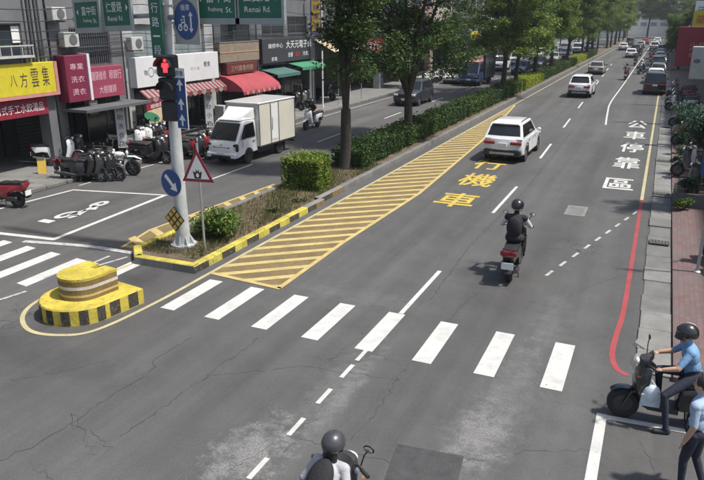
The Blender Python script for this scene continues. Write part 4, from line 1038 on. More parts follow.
# big red board over the right pavement
o = E('shop_sign', 'big dark red signboard over the right-hand pavement', 'shop sign', OY(694, 48, 46.0)); c = o.location
w = 2.6; h = 2.5
mb = MB(); mb.cbox(-.95, w - .95, -.1, .1, -h / 2 + .2, h / 2 - .05, .02); mb.build('panel', 'sign_red', o)
mb = MB(); put_text(mb, '火鍋', .9, .5, lambda u, v: (u + .2, -.108, v + .1), .01); put_text(mb, '涮涮吃到飽', .9, .28, lambda u, v: (u + .2, -.108, v - .4), .01); mb.build('lettering', 'fascia_pink', o)
mb = MB(); mb.box(1.6, 3.6, -.04, .04, .6, .7); mb.box(1.6, 3.6, -.04, .04, -.6, -.5); mb.build('bracket', 'bars', o)
o = E('sign_cabinet', 'pale grey sign cabinet at the right edge beside the red signboard', 'shop sign', OY(701, 63, 38.0))
mb = MB(); mb.cbox(-.45, 1.0, -.15, .15, -.78, .78, .03); mb.build('casing', 'ac_white', o); mb = MB(); mb.ball((-.2, -.16, .1), (.16, .02, .1)); mb.build('emblem', 'bars', o)
mb = MB(); mb.box(.9, 3.8, -.04, .04, .2, .28); mb.build('bracket', 'bars', o)
# street lamp post on the right pavement
p = G(697, 272, .1); o = E('lamp_post', 'thin grey metal post on the brick pavement at the right edge', 'post', (p.x, p.y, .1))
mb = MB(); mb.tube([(0, 0, 0), (.02, 0, 3.2)], .04, 8); mb.build('shaft', 'galv', o, 40); mb = MB(); mb.lathe([(.1, 0), (.1, .02), (.06, .05)], 10); mb.build('base', 'galv', o)
mb = MB(); mb.prism([(-.3, 2.5), (.3, 2.5), (.3, 3.1), (-.3, 3.1)], frame((0, -.06, 0), 0), -.015, 0); mb.build('plate', 'sign_blue', o)

# ------------------------------------------------------------------ far end of the street
def tower(x0, x1, y, h, mt, label, nx, nz):
    o = E('distant_building', label, 'building', ((x0 + x1) / 2, y, 0)); w = (x1 - x0) / 2
    m_ = MB(); m_.box(-w, w, 0, 14, 0, h); m_.build('wall', mt, o)
    for i in range(nx):
        for j in range(nz):
            m_ = MB(); cx = -w + (i + .5) * 2 * w / nx; cz = 3 + (j + .5) * (h - 4) / nz; m_.box(cx - .32 * 2 * w / nx, cx + .32 * 2 * w / nx, -.05, .02, cz - .28 * (h - 4) / nz, cz + .28 * (h - 4) / nz); m_.build('window', 'window_pale', o)
    m_ = MB(); m_.box(-w - .2, w + .2, -.2, 14.2, h, h + .6); m_.build('roof', 'concrete', o)
tower(-34, -14, 268, 13, 'wall_bright', 'grey block closing the street on the left of the far end', 6, 6)
tower(-13.5, 6, 275, 10.5, 'wall_bright', 'pale block closing the far end of the street', 6, 3)
tower(6.5, 26, 262, 13, 'wall_white', 'blue-grey block closing the street on the right of the far end', 6, 5)
tower(-52, -35, 250, 14, 'wall_beige', 'beige block far behind the left-hand trees', 5, 5)

# overhead cables along the left fronts
rw_ = random.Random(2)
for k in range(6):
    z0 = 4.9 + k * .38; pts = []
    for j in range(16):
        t = j / 15; pts.append((FX + .18 + .12 * k, 14 + 46 * t, z0 + .25 * math.sin(t * 9 + k) * .3 - .3 * math.sin(math.pi * ((t * 4) % 1))))
    m_ = MB(); m_.tube(pts, .018, 5); tag(m_.build('cable', 'sign_black'), f'black cable sagging along the left shop fronts, {["lowest", "second lowest", "third lowest", "fourth lowest", "fifth lowest", "highest"][k]} of six', 'cable', 'cables along the shop fronts')
# goods and crates in the arcade mouths
for k, (px, py, mt, w, d, h, lb) in enumerate(((178, 148, 'fascia_red', .8, .4, .8, 'red cabinet in the arcade behind the signal pole'), (222, 128, 'ac_white', .7, .5, 1.3, 'white cooler under the red awning'), (272, 112, 'cardboard', .7, .5, .9, 'carton stack under the teal awning'), (298, 104, 'ac_white', .6, .6, 1.4, 'white cabinet under the green awning'))):
    p = G(px, py, .14); o = E('stored_goods', lb, 'goods', (min(p.x, -22.2), p.y, .14), R(8 * (k % 3) - 6))
    m_ = MB(); m_.cbox(-w / 2, w / 2, -d / 2, d / 2, 0, h * .55, .02); m_.build('lower_box', mt, o)
    m_ = MB(); m_.cbox(-w / 2 + .06, w / 2 - .02, -d / 2 + .03, d / 2 - .05, h * .55, h, .02); m_.build('upper_box', mt, o)
# ------------------------------------------------------------------ vehicles
def extrude_profile(m_, outline, half, layers, deform):
    """side outline (y,z) swept across x through layers [(t, inset)]; deform(x,y,z,t) shapes it"""
    n = len(outline); cy = sum(p[0] for p in outline) / n; cz = sum(p[1] for p in outline) / n
    vs = []; fs = []
    for t, ins in layers:
        for y, z in outline:
            yy = y - ins * (1 if y > cy else -1) * min(1, abs(y - cy) / .3); zz = z - ins * (1 if z > cz else -1) * min(1, abs(z - cz) / .15)
            vs.append(deform(t * half, yy, zz, t))
    L = len(layers)
    for i in range(L - 1):
        for k in range(n): fs.append((i * n + k, i * n + (k + 1) % n, (i + 1) * n + (k + 1) % n, (i + 1) * n + k))
    fs.append(tuple(range(n))[::-1]); fs.append(tuple((L - 1) * n + k for k in range(n)))
    m_.add(vs, fs)
WHEELS = {}
def wheel_mesh(r, w, rimmat):
    key = (r, w, rimmat)
    if key in WHEELS: return WHEELS[key]
    Mx = Matrix.Rotation(math.pi / 2, 4, 'Y')
    m_ = MB(); m_.lathe([(r * .62, -w / 2 * .8), (r * .7, -w / 2), (r * .93, -w / 2), (r, -w / 2 * .7), (r, w / 2 * .7), (r * .93, w / 2), (r * .7, w / 2), (r * .62, w / 2 * .8)], 22, Mx, True)
    t = m_.mesh('tyre', 'rubber', 40)
    m_ = MB(); m_.lathe([(r * .64, -w / 2 * .7), (r * .64, w / 2 * .86), (r * .58, w / 2 * .86), (r * .57, w / 2 * .5), (.02, w / 2 * .4)], 22, Mx)
    nb = len(m_.f); m_.cur = 1
    for k in range(5):
        a = 2 * math.pi * k / 5
        q = Matrix.Rotation(a, 4, 'X')
        m_.box(w / 2 * .42, w / 2 * .8, -r * .09, r * .09, .03, r * .6, q)
    m_.lathe([(r * .15, w / 2 * .4), (r * .15, w / 2 * .86), (.01, w / 2 * .9)], 12, Mx)
    g = m_.mesh('rim', ['rim_dark', rimmat], 40)
    WHEELS[key] = (t, g); return WHEELS[key]
def add_wheel(parent, x, y, r, w, rimmat='rim', steer=0.):
    t, g = wheel_mesh(r, w, rimmat)
    o = bpy.data.objects.new('wheel', t); COL.objects.link(o); o.parent = parent; o.location = (x, y, r); o.rotation_euler = (0, 0, (math.pi if x < 0 else 0) + steer)
    h = bpy.data.objects.new('rim', g); COL.objects.link(h); h.parent = o
def arch(yc, r, ra, z0, n=9):
    """points over a wheel arch from rear to front at sill height z0"""
    a0 = math.asin(max(-1, min(1, (z0 - r) / ra)))
    return [(yc - ra * math.cos(a0 + (math.pi - 2 * a0) * k / n), r + ra * math.sin(a0 + (math.pi - 2 * a0) * k / n)) for k in range(n + 1)]
def make_car(name, kind, paint, label, group=None):
    """kind: suv, sedan, van, hatch. +y is forward"""
    P = dict(suv=dict(L=4.66, W=1.88, Hh=1.66, r=.36, wb=2.82, belt=1.04, nose=.98, cowl=.95, roof0=-1.72, roof1=.25, tail=-2.2, sill=.30),
             sedan=dict(L=4.6, W=1.78, Hh=1.46, r=.32, wb=2.65, belt=.93, nose=.82, cowl=.95, roof0=-1.0, roof1=.2, tail=-1.75, sill=.24),
             hatch=dict(L=4.1, W=1.72, Hh=1.5, r=.31, wb=2.5, belt=.95, nose=.86, cowl=.95, roof0=-1.55, roof1=.2, tail=-1.95, sill=.24),
             van=dict(L=4.75, W=1.85, Hh=1.86, r=.34, wb=2.85, belt=1.08, nose=1.0, cowl=1.2, roof0=-2.12, roof1=.5, tail=-2.3, sill=.27))[kind]
    L, Wd, Hh, r, wb, belt, nose, cowl, rf0, rf1, tail, sill = (P[k] for k in ('L', 'W', 'Hh', 'r', 'wb', 'belt', 'nose', 'cowl', 'roof0', 'roof1', 'tail', 'sill'))
    o = E(name, label, 'car', (0, 0, 0), 0, group); hw = Wd / 2; f = L / 2
    out = [(-f + .10, sill + .04)] + arch(-wb / 2 - .03, r, r + .065, sill) + arch(wb / 2 + .03, r, r + .065, sill) + [(f - .12, sill), (f - .02, sill + .14), (f, .58), (f - .04, nose - .16), (f - .14, nose - .05), (f - .45, nose + .0), (cowl + .02, belt), (0, belt + .012), (tail, belt + .005), (-f + .07, belt - .03), (-f + .02, belt - .22), (-f, .62), (-f + .015, .45)]
    def de(x, y, z, t):
        k = max(0, (abs(y) - .62 * f) / (.38 * f)); y2 = y - math.copysign(.20 * abs(t) ** 3 * k * k, y)
        x2 = x * (1 - .055 * k * k) * (1 - .05 * max(0, (z - .62)) ** 2 / .2 - .04 * max(0, .5 - z))
        z2 = z - (.055 * abs(t) ** 4 if z > nose - .3 else 0)
        return (x2, y2, z2)
    ly = [(-1, .035), (-.975, .01), (-.9, 0), (-.6, 0), (-.25, 0), (.25, 0), (.6, 0), (.9, 0), (.975, .01), (1, .035)]
    m_ = MB(); extrude_profile(m_, out, hw, ly, de)
    # greenhouse: belt ring -> roof edge ring -> crown
    bw = hw * .925; rw = hw * (.74 if kind != 'van' else .82); zr = Hh - .07
    def ring(w0, y0, y1, z, bulge): return [(-w0, y0, z), (0, y0 - bulge, z), (w0, y0, z), (w0, (y0 + y1) / 2, z), (w0, y1, z), (0, y1 + bulge, z), (-w0, y1, z), (-w0, (y0 + y1) / 2, z)]
    ytb = tail + (.02 if kind in ('suv', 'van', 'hatch') else -.02)
    R0 = ring(bw, ytb, cowl, belt - .03, .07); R1 = ring(rw, rf0, rf1, zr, .05); R2 = ring(rw * .82, rf0 + .16, rf1 - .12, Hh, .02); R3 = [(0, (rf0 + rf1) / 2, Hh + .012)]
    base = len(m_.v)
    m_.add(R0 + R1 + R2 + R3, [(i, (i + 1) % 8, 8 + (i + 1) % 8, 8 + i) for i in range(8)] + [(8 + i, 8 + (i + 1) % 8, 16 + (i + 1) % 8, 16 + i) for i in range(8)] + [(16 + i, 16 + (i + 1) % 8, 24) for i in range(8)])
    body = m_.build('body', paint, o, 32)
    bv = body.modifiers.new('edge', 'BEVEL'); bv.width = .035; bv.segments = 2; bv.limit_method = 'ANGLE'; bv.angle_limit = R(24)
    # glazing lies just proud of the greenhouse faces
    def panel(nm, A, B, C, D, u0, u1, v0, v1, off, mt, par=o):
        A, B, C, D = map(Vector, (A, B, C, D))
        def pt(u, v): return (A.lerp(B, u)).lerp(D.lerp(C, u), v)
        nrm = (B - A).cross(D - A).normalized()
        mid = pt(.5, .5)
        if nrm.dot(mid - Vector((0, (rf0 + rf1) / 2, .8))) < 0: nrm = -nrm
        q = MB(); q.add([pt(u, v) + nrm * off for u, v in ((u0, v0), (u1, v0), (u1, v1), (u0, v1))], [(0, 1, 2, 3)]); return q.build(nm, mt, par)
    def dual(nm, pts, u0, u1, v0, v1):
        """front/rear screen: two halves meeting on the bulged centre line, one mesh"""
        A, Mb, B, Bt, Mt, At = map(Vector, pts)
        q = MB()
        for (a, b, bt, at, ua, ub) in ((A, Mb, Mt, At, u0, 1), (Mb, B, Bt, Mt, 0, u1)):
            nrm = (b - a).cross(at - a).normalized()
            if nrm.dot((a + b) / 2 - Vector((0, (rf0 + rf1) / 2, .6))) < 0: nrm = -nrm
            q.add([a.lerp(b, u).lerp(at.lerp(bt, u), v) + nrm * .007 for u, v in ((ua, v0), (ub, v0), (ub, v1), (ua, v1))], [(0, 1, 2, 3)])
        return q.build(nm, 'car_glass', o)
    dual('rear_window', (R0[0], R0[1], R0[2], R1[2], R1[1], R1[0]), .12, .88, .2 if kind != 'sedan' else .12, .9)
    dual('windscreen', (R0[4], R0[5], R0[6], R1[6], R1[5], R1[4]), .09, .91, .1, .93)
    for s in (-1, 1):
        A = (s * bw, ytb, belt - .03); B = (s * bw, cowl, belt - .03); Cc = (s * rw, rf1, zr); Dd = (s * rw, rf0, zr)
        panel('window_surround', A, B, Cc, Dd, .05, .93, .1, .93, .004, 'black_trim')
        spl = ((.09, .30), (.32, .58), (.60, .89)) if kind in ('suv', 'van') else ((.13, .46), (.48, .88))
        for a, b in spl: panel('side_window', A, B, Cc, Dd, a, b, .15, .88, .008, 'car_glass')
        q = MB(); q.ball((s * (hw + .1), cowl - .28, belt + .07), (.10, .06, .075), 10, 6); q.box(s * (hw + .03) - .05, s * (hw + .03) + .05, cowl - .3, cowl - .24, belt, belt + .06); q.build('mirror', paint if kind == 'suv' else 'black_trim', o, 60)
        for yy in (.15, -.85):
            q = MB(); q.cbox(s * (hw - .0) - .02, s * (hw - .0) + .02, yy - .1, yy + .1, belt - .17, belt - .135, .008); q.build('door_handle', paint if kind != 'suv' else 'chrome', o)
        q = MB()
        for yy in (cowl - .25, -.22, -1.2): q.box(s * (hw + .0015) - .002, s * (hw + .0015) + .002, yy - .006, yy + .006, sill + .12, belt - .1)
        q.build('door_seam', 'black_trim', o)
        # lights
        q = MB(); q.cbox(s * hw * .36 if s > 0 else -hw * .90, hw * .90 if s > 0 else -hw * .36, -f - .006, -f + .2, belt - .25, belt - .13, .03); q.build('tail_light', 'tail_red', o)
        q = MB(); q.cbox(s * hw * .52 if s > 0 else -hw * .87, hw * .87 if s > 0 else -hw * .52, f - .26, f - .02, nose - .27, nose - .13, .03); q.build('headlight', 'lamp_clear', o)
        q = MB(); q.cbox(min(s * (hw - .10), s * (hw - .01)), max(s * (hw - .10), s * (hw - .01)), -wb / 2 + r + .05, wb / 2 - r - .05, sill - .03, sill + .1, .015); q.build('sill_trim', 'black_trim', o)
        for yy in (-wb / 2 - .03, wb / 2 + .03):
            add_wheel(o, s * (hw - .12), yy, r, .22)
            if kind == 'suv':
                q = MB(); pts = arch(yy, r, r + .055, sill); pt2 = arch(yy, r, r + .115, sill); n = len(pts); xo = s * (hw + .006)
                q.add([(xo, a, b) for a, b in pts] + [(xo, a, b) for a, b in pt2], [(i, i + 1, n + i + 1, n + i) for i in range(n - 1)]); q.build('arch_trim', 'black_trim', o)
        if kind in ('suv', 'van'):
            q = MB(); q.tube([(s * rw * .9, rf0 + .15, zr + .06), (s * rw * .9, rf0 + .25, Hh + .02), (s * rw * .9, rf1 - .35, Hh + .02), (s * rw * .9, rf1 - .2, zr + .06)], .017, 6); q.build('roof_rail', 'black_trim', o)
    q = MB(); q.cbox(-hw * .88, hw * .88, -f - .025, -f + .25, sill + .0, sill + (.27 if kind == 'suv' else .18), .04); q.build('rear_bumper', 'black_trim', o)
    if kind == 'suv':
        q = MB(); q.cbox(-hw * .6, hw * .6, -f - .04, -f + .1, sill + .06, sill + .17, .02); q.build('skid_plate', 'rim', o)
        q = MB(); q.cbox(-rw * .85, rw * .85, rf0 - .16, rf0 + .1, Hh - .10, Hh - .05, .015); q.build('roof_spoiler', paint, o)
        q = MB(); q.box(-.02, .3, -f + .24, -f + .25, belt + .16, belt + .175); q.build('rear_wiper', 'black_trim', o)
    q = MB(); q.cbox(-.19, .19, -f - .025, -f + .02, belt - .33 if kind != 'sedan' else belt - .4, belt - .19 if kind != 'sedan' else belt - .26, .006); q.build('number_plate', 'plate', o)
    q = MB(); q.cbox(-hw * .8, hw * .8, f - .2, f + .012, sill + .02, sill + .16, .03); q.build('front_bumper', 'black_trim', o)
    q = MB(); q.cbox(-.42, .42, f - .15, f + .006, nose - .3, nose - .14, .02); q.build('grille', 'black_trim', o)
    q = MB(); q.cbox(-.19, .19, f - .02, f + .025, .42, .56, .006); q.build('number_plate', 'plate', o)
    q = MB(); q.box(-hw + .18, hw - .18, -f + .35, f - .35, sill - .06, sill + .1); q.build('underbody', 'black_trim', o)
    return o
PROTO = {}
def car(kind, paint, x, y, rz, label, name, group='cars in the traffic'):
    key = kind
    if key not in PROTO:
        o = make_car(name, kind, 'paint_white', label, group); PROTO[key] = o
        if paint != 'paint_white':
            for ch in o.children:
                if ch.type == 'MESH':
                    for i, mm in enumerate(ch.data.materials):
                        if mm.name == 'paint_white': ch.data.materials[i] = MATS[paint]
            o['paint'] = paint
        else: o['paint'] = 'paint_white'
    else:
        src = PROTO[key]; o = copy_tree(src, label, group, {src['paint']: paint}); o.name = name
    o.location = (x, y, 0); o.rotation_euler = (0, 0, rz)
    return o
p = G(485, 160); q = G(527, 158)
car('suv', 'paint_white', -6.1, 32.3, R(-1), 'white sport utility car driving away beside the yellow road characters', 'car').scale = (1.0, 1.0, 1.07)
car('suv', 'paint_white', -6.05, 60.6, R(0), 'second white utility car, between the big white one and the silver sedan', 'car')
car('sedan', 'paint_silver', -7.15, 86, R(1), 'silver sedan driving beside the median ahead of two white cars', 'car')
car('sedan', 'paint_white', -5.2, 124, 0, 'small white car far ahead in the middle lane', 'car')
car('van', 'paint_black', -.55, 65.5, R(1), 'black van parked at the right kerb beyond the bus stop lettering', 'car', 'cars parked along the right kerb')
for i, (k, pt, y, lb) in enumerate((('sedan', 'paint_white', 76, 'white parked car directly behind the black van'), ('hatch', 'paint_grey', 85, 'grey hatchback parked second behind the black van'), ('suv', 'paint_black', 94, 'black parked car third behind the black van'),
        ('sedan', 'paint_silver', 104, 'silver parked car fourth behind the black van'), ('hatch', 'paint_white', 114, 'white hatchback parked fifth behind the black van'), ('sedan', 'paint_dark', 124, 'dark parked car sixth behind the black van'), ('van', 'paint_white', 136, 'white van parked far along the right kerb'))):
    car(k, pt, -.65 + .1 * (i % 2), y, 0, lb, 'car', 'cars parked along the right kerb')
for i, (k, pt, x, y, lb) in enumerate((('suv', 'paint_black', -4.9, 133, 'dark car far ahead just before the small white car'), ('sedan', 'paint_white', -8.0, 152, 'white car far off close to the median'), ('hatch', 'paint_silver', -5.2, 165, 'silver car far off in the middle lane'), ('suv', 'paint_white', -2.2, 152, 'white car far off in the kerb lane'),
        ('van', 'paint_grey', -8, 178, 'grey van near the far end of the street'), ('sedan', 'paint_red', -5, 188, 'red car near the far end of the street'), ('sedan', 'paint_white', -2.4, 196, 'white car near the far end in the kerb lane'))):
    car(k, pt, x, y, 0, lb, 'car', 'cars in the far traffic')
car('suv', 'paint_dark', -17.1, 49.6, R(180), 'dark car coming towards the camera behind the second tree trunk', 'car', 'cars on the far carriageway')
for i, (k, pt, x, y, lb) in enumerate((('sedan', 'paint_white', -19.0, 68, 'white car parked beyond the kiosk at the left kerb'), ('hatch', 'paint_blue', -15.2, 82, 'blue hatchback on the far carriageway between tree trunks'), ('suv', 'paint_white', -18.6, 86, 'white utility car on the far carriageway between tree trunks'), ('sedan', 'paint_dark', -15.1, 93, 'dark car on the far carriageway behind the third group of trunks'),
        ('van', 'paint_white', -18.7, 98, 'white van on the far carriageway behind the trees'), ('sedan', 'paint_silver', -15.0, 106, 'silver car on the far carriageway behind the hedge'), ('suv', 'paint_white', -18.5, 112, 'white car waiting on the far carriageway beyond the white van'), ('sedan', 'paint_white', -15.2, 120, 'white car beyond the silver car on the far carriageway'), ('hatch', 'paint_teal', -18.5, 127, 'teal car far along the far carriageway'),
        ('van', 'paint_white', -15.1, 136, 'white van far along the far carriageway close to the median'), ('sedan', 'paint_grey', -18.3, 143, 'grey car far along the far carriageway'), ('sedan', 'paint_white', -15.1, 156, 'last white car close to the median on the far carriageway'))):
    car(k, pt, x, y, R(180), lb, 'car', 'cars on the far carriageway')

# white box truck
tr = E('box_truck', 'white box truck parked in front of the red awning', 'truck', (-17.2, 26.75, 0), R(180 - 2)); tr.scale = (.96, .96, .96)
out = [(.95, .42), (.98, .62)] + [] 
cab = [(.70, .48)] + arch(1.42, .32, .40, .48) + [(2.36, .36), (2.44, .5), (2.45, .72), (2.40, .98), (2.30, 1.14), (1.72, 1.92), (1.55, 1.99), (.78, 1.99), (.70, 1.92)]
def dcab(x, y, z, t):
    k = max(0, (y - 1.9) / .55); s_ = 1 - .10 * max(0, (z - 1.1) / .9)
    return (x * s_ * (1 - .05 * k * k), y - .10 * abs(t) ** 3 * k, z - .03 * abs(t) ** 4 * (z > 1.8))
mb = MB(); extrude_profile(mb, cab, .84, [(-1, .03), (-.97, .008), (-.88, 0), (-.4, 0), (.4, 0), (.88, 0), (.97, .008), (1, .03)], dcab); mb.build('cab', 'paint_white', tr, 30)
def cabpt(x, y, z): return dcab(x, y, z, x / .84)
def offp(m_, pts, off):
    v = [Vector(p) for p in pts]; nrm = (v[1] - v[0]).cross(v[2] - v[0]).normalized()
    if nrm.dot((v[0] + v[2]) / 2 - Vector((0, 1.2, 1.2))) < 0: nrm = -nrm
    m_.add([p + nrm * off for p in v], [tuple(range(len(v)))])
mb = MB(); offp(mb, [(-.70, 2.26, 1.20), (.70, 2.26, 1.20), (.64, 1.80, 1.83), (-.64, 1.80, 1.83)], .016); mb.build('windscreen', 'car_glass', tr)
mb = MB(); offp(mb, [(-.73, 2.29, 1.155), (.73, 2.29, 1.155), (.68, 1.765, 1.875), (-.68, 1.765, 1.875)], .010); mb.build('windscreen_seal', 'black_trim', tr)
for s in (-1, 1):
    m_ = MB(); m_.add([(s * .842, .86, 1.20), (s * .836, 1.98, 1.20), (s * .796, 1.64, 1.80), (s * .778, .90, 1.86)], [(0, 1, 2, 3)]); m_.build('side_window', 'car_glass', tr)
    m_ = MB(); m_.cbox(s * .845 - .012, s * .845 + .012, .92, 1.08, .98, 1.02, .004); m_.build('door_handle', 'black_trim', tr)
    m_ = MB(); m_.box(s * .842 - .003, s * .842 + .003, .80, .812, .5, 1.85); m_.box(s * .842 - .003, s * .842 + .003, 1.86, 1.872, .82, 1.2); m_.build('door_seam', 'black_trim', tr)
    m_ = MB(); m_.tube([(s * .83, 1.95, 1.35), (s * 1.0, 2.06, 1.4)], .015, 6); m_.cbox(s * 1.02 - .08, s * 1.02 + .08, 2.02, 2.08, 1.22, 1.52, .02); m_.build('mirror', 'black_trim', tr)
    m_ = MB(); m_.cbox(s * .70 - .15, s * .70 + .12, 2.2, 2.365, .66, 1.02, .05); hl = m_.build('headlight', 'black_trim', tr); m_ = MB(); m_.cbox(s * .69 - .09, s * .69 + .08, 2.3, 2.378, .72, .92, .04); m_.build('lens', 'lamp_clear', hl)
    m_ = MB(); m_.cbox(s * .70 - .08, s * .70 + .08, 2.35, 2.47, .42, .52, .02); m_.build('fog_light', 'lamp_clear', tr)
    for y_ in (1.42, -1.32): add_wheel(tr, s * .72, y_, .32, .2, 'rim_dark')
    m_ = MB(); m_.box(s * .6 - .03, s * .6 + .03, -2.5, .75, .48, .62); m_.build('chassis_rail', 'black_trim', tr)
    m_ = MB(); m_.box(s * .80 - .012, s * .80 + .012, -.75, .65, .36, .62); m_.build('side_guard', 'black_trim', tr)
    m_ = MB(); m_.box(s * .72 - .12, s * .72 + .12, -1.74, -1.72, .18, .60); m_.build('mud_flap', 'rubber', tr)
mb = MB(); mb.cbox(-.80, .80, 2.3, 2.48, .36, .60, .04); mb.build('front_bumper', 'paint_white', tr)
mb = MB(); mb.cbox(-.55, .55, 2.44, 2.49, .37, .49, .01); mb.build('lower_grille', 'black_trim', tr)
mb = MB(); mb.cbox(-.19, .19, 2.47, 2.50, .5, .62, .005); mb.build('number_plate', 'plate', tr)
mb = MB(); mb.cbox(-.46, .46, 2.30, 2.425, .80, .86, .02); mb.build('grille', 'black_trim', tr)
mb = MB(); mb.ball((0, 2.41, .97), (.07, .02, .045), 10, 6); mb.build('badge', 'chrome', tr)
for s in (-1, 1): m_ = MB(); m_.tube([(s * .15, 2.32, 1.17), (s * .5, 2.22, 1.36)], .012, 5); m_.build('wiper', 'black_trim', tr)
mb = MB(); mb.add([(-.62, 1.75, 2.0), (.62, 1.75, 2.0), (.74, .72, 2.0), (-.74, .72, 2.0), (-.55, 1.45, 2.1), (.55, 1.45, 2.1), (.72, .72, 2.48), (-.72, .72, 2.48)], [(0, 1, 5, 4), (4, 5, 6, 7), (1, 2, 6, 5), (0, 4, 7, 3), (3, 7, 6, 2), (0, 3, 2, 1)]); mb.build('wind_deflector', 'paint_white', tr)
mb = MB(); mb.cbox(-.93, .93, -2.62, .64, .66, 2.62, .02); bx_ = mb.build('cargo_box', 'paint_cream', tr)
mb = MB(); mb.cbox(-.96, .96, -2.65, .70, 2.625, 2.70, .02); mb.build('box_roof', 'paint_white', tr)
for s in (-1, 1):
    for y_ in (.62, -.36, -1.08, -2.60):
        m_ = MB(); m_.box(s * .935 - .006, s * .935 + .006, y_ - .03, y_ + .03, .68, 2.61); m_.build('edge_strip', 'rim', bx_)
    m_ = MB(); m_.box(s * .935 - .01, s * .935 + .01, -.98, -.42, .85, 2.5); m_.build('side_door', 'paint_white', bx_)
    m_ = MB(); m_.box(s * .945 - .01, s * .945 + .01, -.5, -.46, 1.3, 1.9); m_.build('door_bar', 'rim_dark', bx_)
    m_ = MB(); m_.box(s * .93 - .015, s * .93 + .015, -2.6, .62, .60, .68); m_.build('lower_rail', 'rim_dark', bx_)
mb = MB(); mb.box(-.84, .84, -2.66, -2.60, .42, .52); mb.build('rear_bar', 'black_trim', tr)
for s in (-1, 1): m_ = MB(); m_.cbox(s * .7 - .12, s * .7 + .12, -2.69, -2.66, .42, .52, .01); m_.build('tail_light', 'tail_red', tr)

